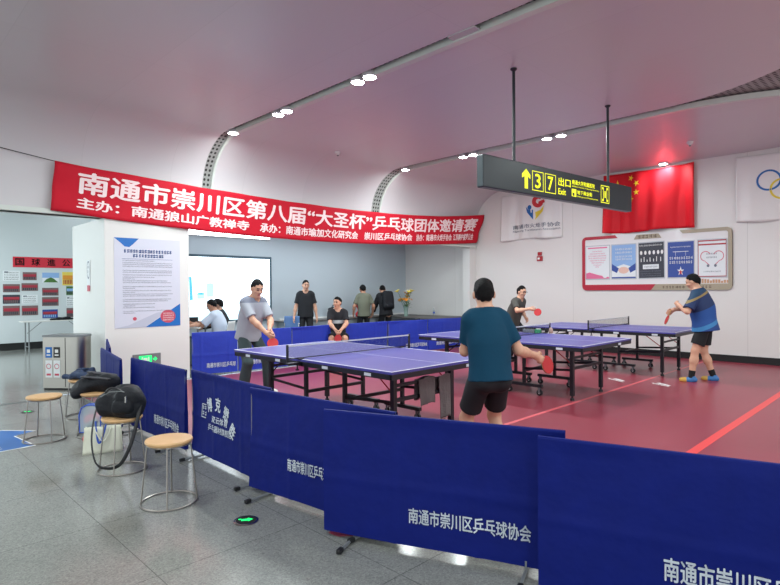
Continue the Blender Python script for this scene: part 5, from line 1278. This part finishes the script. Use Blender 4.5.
KM = {'text': ('paper', 'ink', 'inkgrey'), 'red': ('photo_brown', 'photo_red', 'photo_dark'), 'sky': ('lightblue', 'paper', 'leaf'), 'yellow': ('yellowp', 'orange', 'alarm'), 'green': ('leaf', 'lightblue', 'photo_dark'), 'dark': ('photo_dark', 'photo_red', 'photo_brown'), 'blue': ('navy', 'photo_red', 'lightblue')}
M['photo_brown'] = mat('photo_brown', (120, 96, 96), .4); M['photo_red'] = mat('photo_red', (170, 50, 66), .4); M['photo_dark'] = mat('photo_dark', (54, 60, 72), .4)
NM = ['page of black print, top left of the photo display', 'reddish group photo, second in the top row of the display', 'photo of a pale sky over green ground, third in the top row', 'yellow print with orange shape, topmost by the pier', 'reddish group photo, first column of the display, second row', 'reddish group photo, second column of the display, second row', 'reddish group photo below the pale sky photo', 'green landscape photo below the yellow print', 'dark group photo, first column of the display, third row', 'page of print, second column of the display, third row', 'reddish group photo, third column of the display, third row', 'page of print beside the pier, third row of the display', 'reddish group photo, lowest in the first column', 'reddish group photo, lowest in the second column', 'blue photo, lowest in the third column, above the folding table', 'reddish group photo, lowest by the pier']
for (a0, b0, a1, b1, kd), l in zip(PH, NM):
    y0, y1 = 2.80+(a0/3.9)*.0228, 2.80+(a1/3.9)*.0228; z1, z0 = 2.02-(b0/3.9-71)*.0253, 2.02-(b1/3.9-71)*.0253
    t = thing('photo_print', l, 'photo', (XP, (y0+y1)/2, (z0+z1)/2), 0, 'prints on the display wall'); w_, h_ = y1-y0, z1-z0; c3 = KM[kd]
    b = B(); b.box((.004, 0, 0), (.008, w_, h_)); sh = obj('print_sheet', b, c3[0], t)
    g = lambda y, z: (.0095, y, z)
    b = B()
    if kd == 'text': [scribble(b, -w_*.42, w_*.42, h_*q, h_*.11, g) for q in (.25, .02, -.2, -.4)]
    elif kd == 'sky': b.flat(rect(-w_/2, w_/2, -h_/2, h_*.0), g)
    else: b.flat(rect(-w_*.46, w_*.46, -h_*.05, h_*.25), g); [b.flat(disc(-w_*.4+w_*.1*i, -h_*.05, w_*.04, 8), g) for i in range(9)]
    obj('picture_band', b, c3[1], sh)
    b = B(); g2 = lambda y, z: (.0105, y, z)
    if kd == 'sky': b.flat([(-w_*.45, -h_*.45), (w_*.45, -h_*.45), (w_*.2, -h_*.1), (0, h_*.05), (-w_*.25, -h_*.12)], g2)
    elif kd == 'text': b.flat(rect(-w_*.42, -w_*.2, h_*.3, h_*.42), g2)
    else: [b.flat(rect(-w_*.42+w_*.12*i, -w_*.35+w_*.12*i, -h_*.4, -h_*.1), g2) for i in range(7)]
    obj('picture_detail', b, c3[2], sh)
b = B(); b.box((.003, 3.9, 2.05), (.003, 1.7, .02)); 
t = thing('folding_table', 'narrow folding table with grey legs before the photo display', 'table', (-16.1, 3.85, 0))
b = B(); b.box((0, 0, .745), (.45, 1.5, .025)); obj('table_top', b, 'plastic_w', t, bevel=.004)
for sy in (-1, 1):
    for sx in (-1, 1):
        b = B(); b.tube([(sx*.19, sy*.62, .73), (sx*.19, sy*.62, 0)], .016, 8); obj('leg', b, 'grey', t, smooth=True)
    b = B(); b.tube([(-.19, sy*.62, .12), (.19, sy*.62, .12)], .01, 6); obj('leg_brace', b, 'grey', t, smooth=True)
    b = B(); b.tube([(.0, sy*.62, .45), (.0, sy*.3, .73)], .008, 6); obj('fold_brace', b, 'grey', t, smooth=True)
t = thing('dark_cloth', 'dark folded cloth lying on the folding table', 'cloth', (-16.05, 4.0, .7595))
f = SDF(); f.cap((0, -.25, .02), (0, .3, .02), .05, .04, .04, (V(0, 0, 1), .6)); f.cap((.05, -.1, .04), (.02, .15, .05), .05, .04, .04, (V(0, 0, 1), .7)); f.wrinkle(.008, 3, 25); f.cut((0, 0, 0), (0, 0, -1)); blob('cloth_fold', f, .012, 'bag', t)

# floor: exit lights and arrow sticker
def floor_light(label, x, y, rz):
    t = thing('floor_exit_light', label, 'floor light', (x, y, 0), rz, 'round exit lights set in the floor')
    b = B(); b.lathe([(.078, 0), (.08, .004), (.072, .007), (.01, .007)], n=32); d = obj('light_rim', b, 'chrome', t, smooth=True)
    b = B(); b.lathe([(.066, .0072), (.01, .0078)], n=32); obj('dark_glass', b, 'dark', t)
    b = B(); b.flat([(-.03, -.015), (.012, -.015), (.012, -.03), (.046, 0), (.012, .03), (.012, .015), (-.03, .015)], lambda x, y: (x, y, .0085)); b.flat(disc(-.038, .016, .01), lambda x, y: (x, y, .0085)); obj('green_symbol', b, 'green', t)
    return t
fl = floor_light('round green exit light in the floor near the arched shop name', -3.18, 1.83, math.radians(60))
dup(fl, (-8.0, 1.6, 0), math.radians(60), 'round green exit light in the floor behind the far left stool')
t = thing('floor_arrow', 'blue arrow sticker with white edge and print on the floor', 'floor sticker', (0, 0, 0))
o = [(-6.86, 1.45), (-6.76, 1.24), (-6.2, 1.31), (-6.13, .25), (-7.2, .25), (-7.15, 1.2)]
b = B(); b.flat(o, lambda x, y: (x, y, .002)); sh = obj('sticker_sheet', b, 'white', t)
c_ = np.mean(o, 0); b = B(); b.flat([tuple(c_+(np.array(p)-c_)*.955) for p in o], lambda x, y: (x, y, .0028)); obj('blue_field', b, 'sticker', sh)
b = B(); g = lambda a, c: (-7.0+c, a, .0034); [scribble(b, .45, 1.05, y, h, lambda a, c: (-6.15-c, a, .0034)) for y, h in ((.12, .12), (.32, .07), (.5, .12))]; obj('sticker_print', b, 'offwhite', sh)
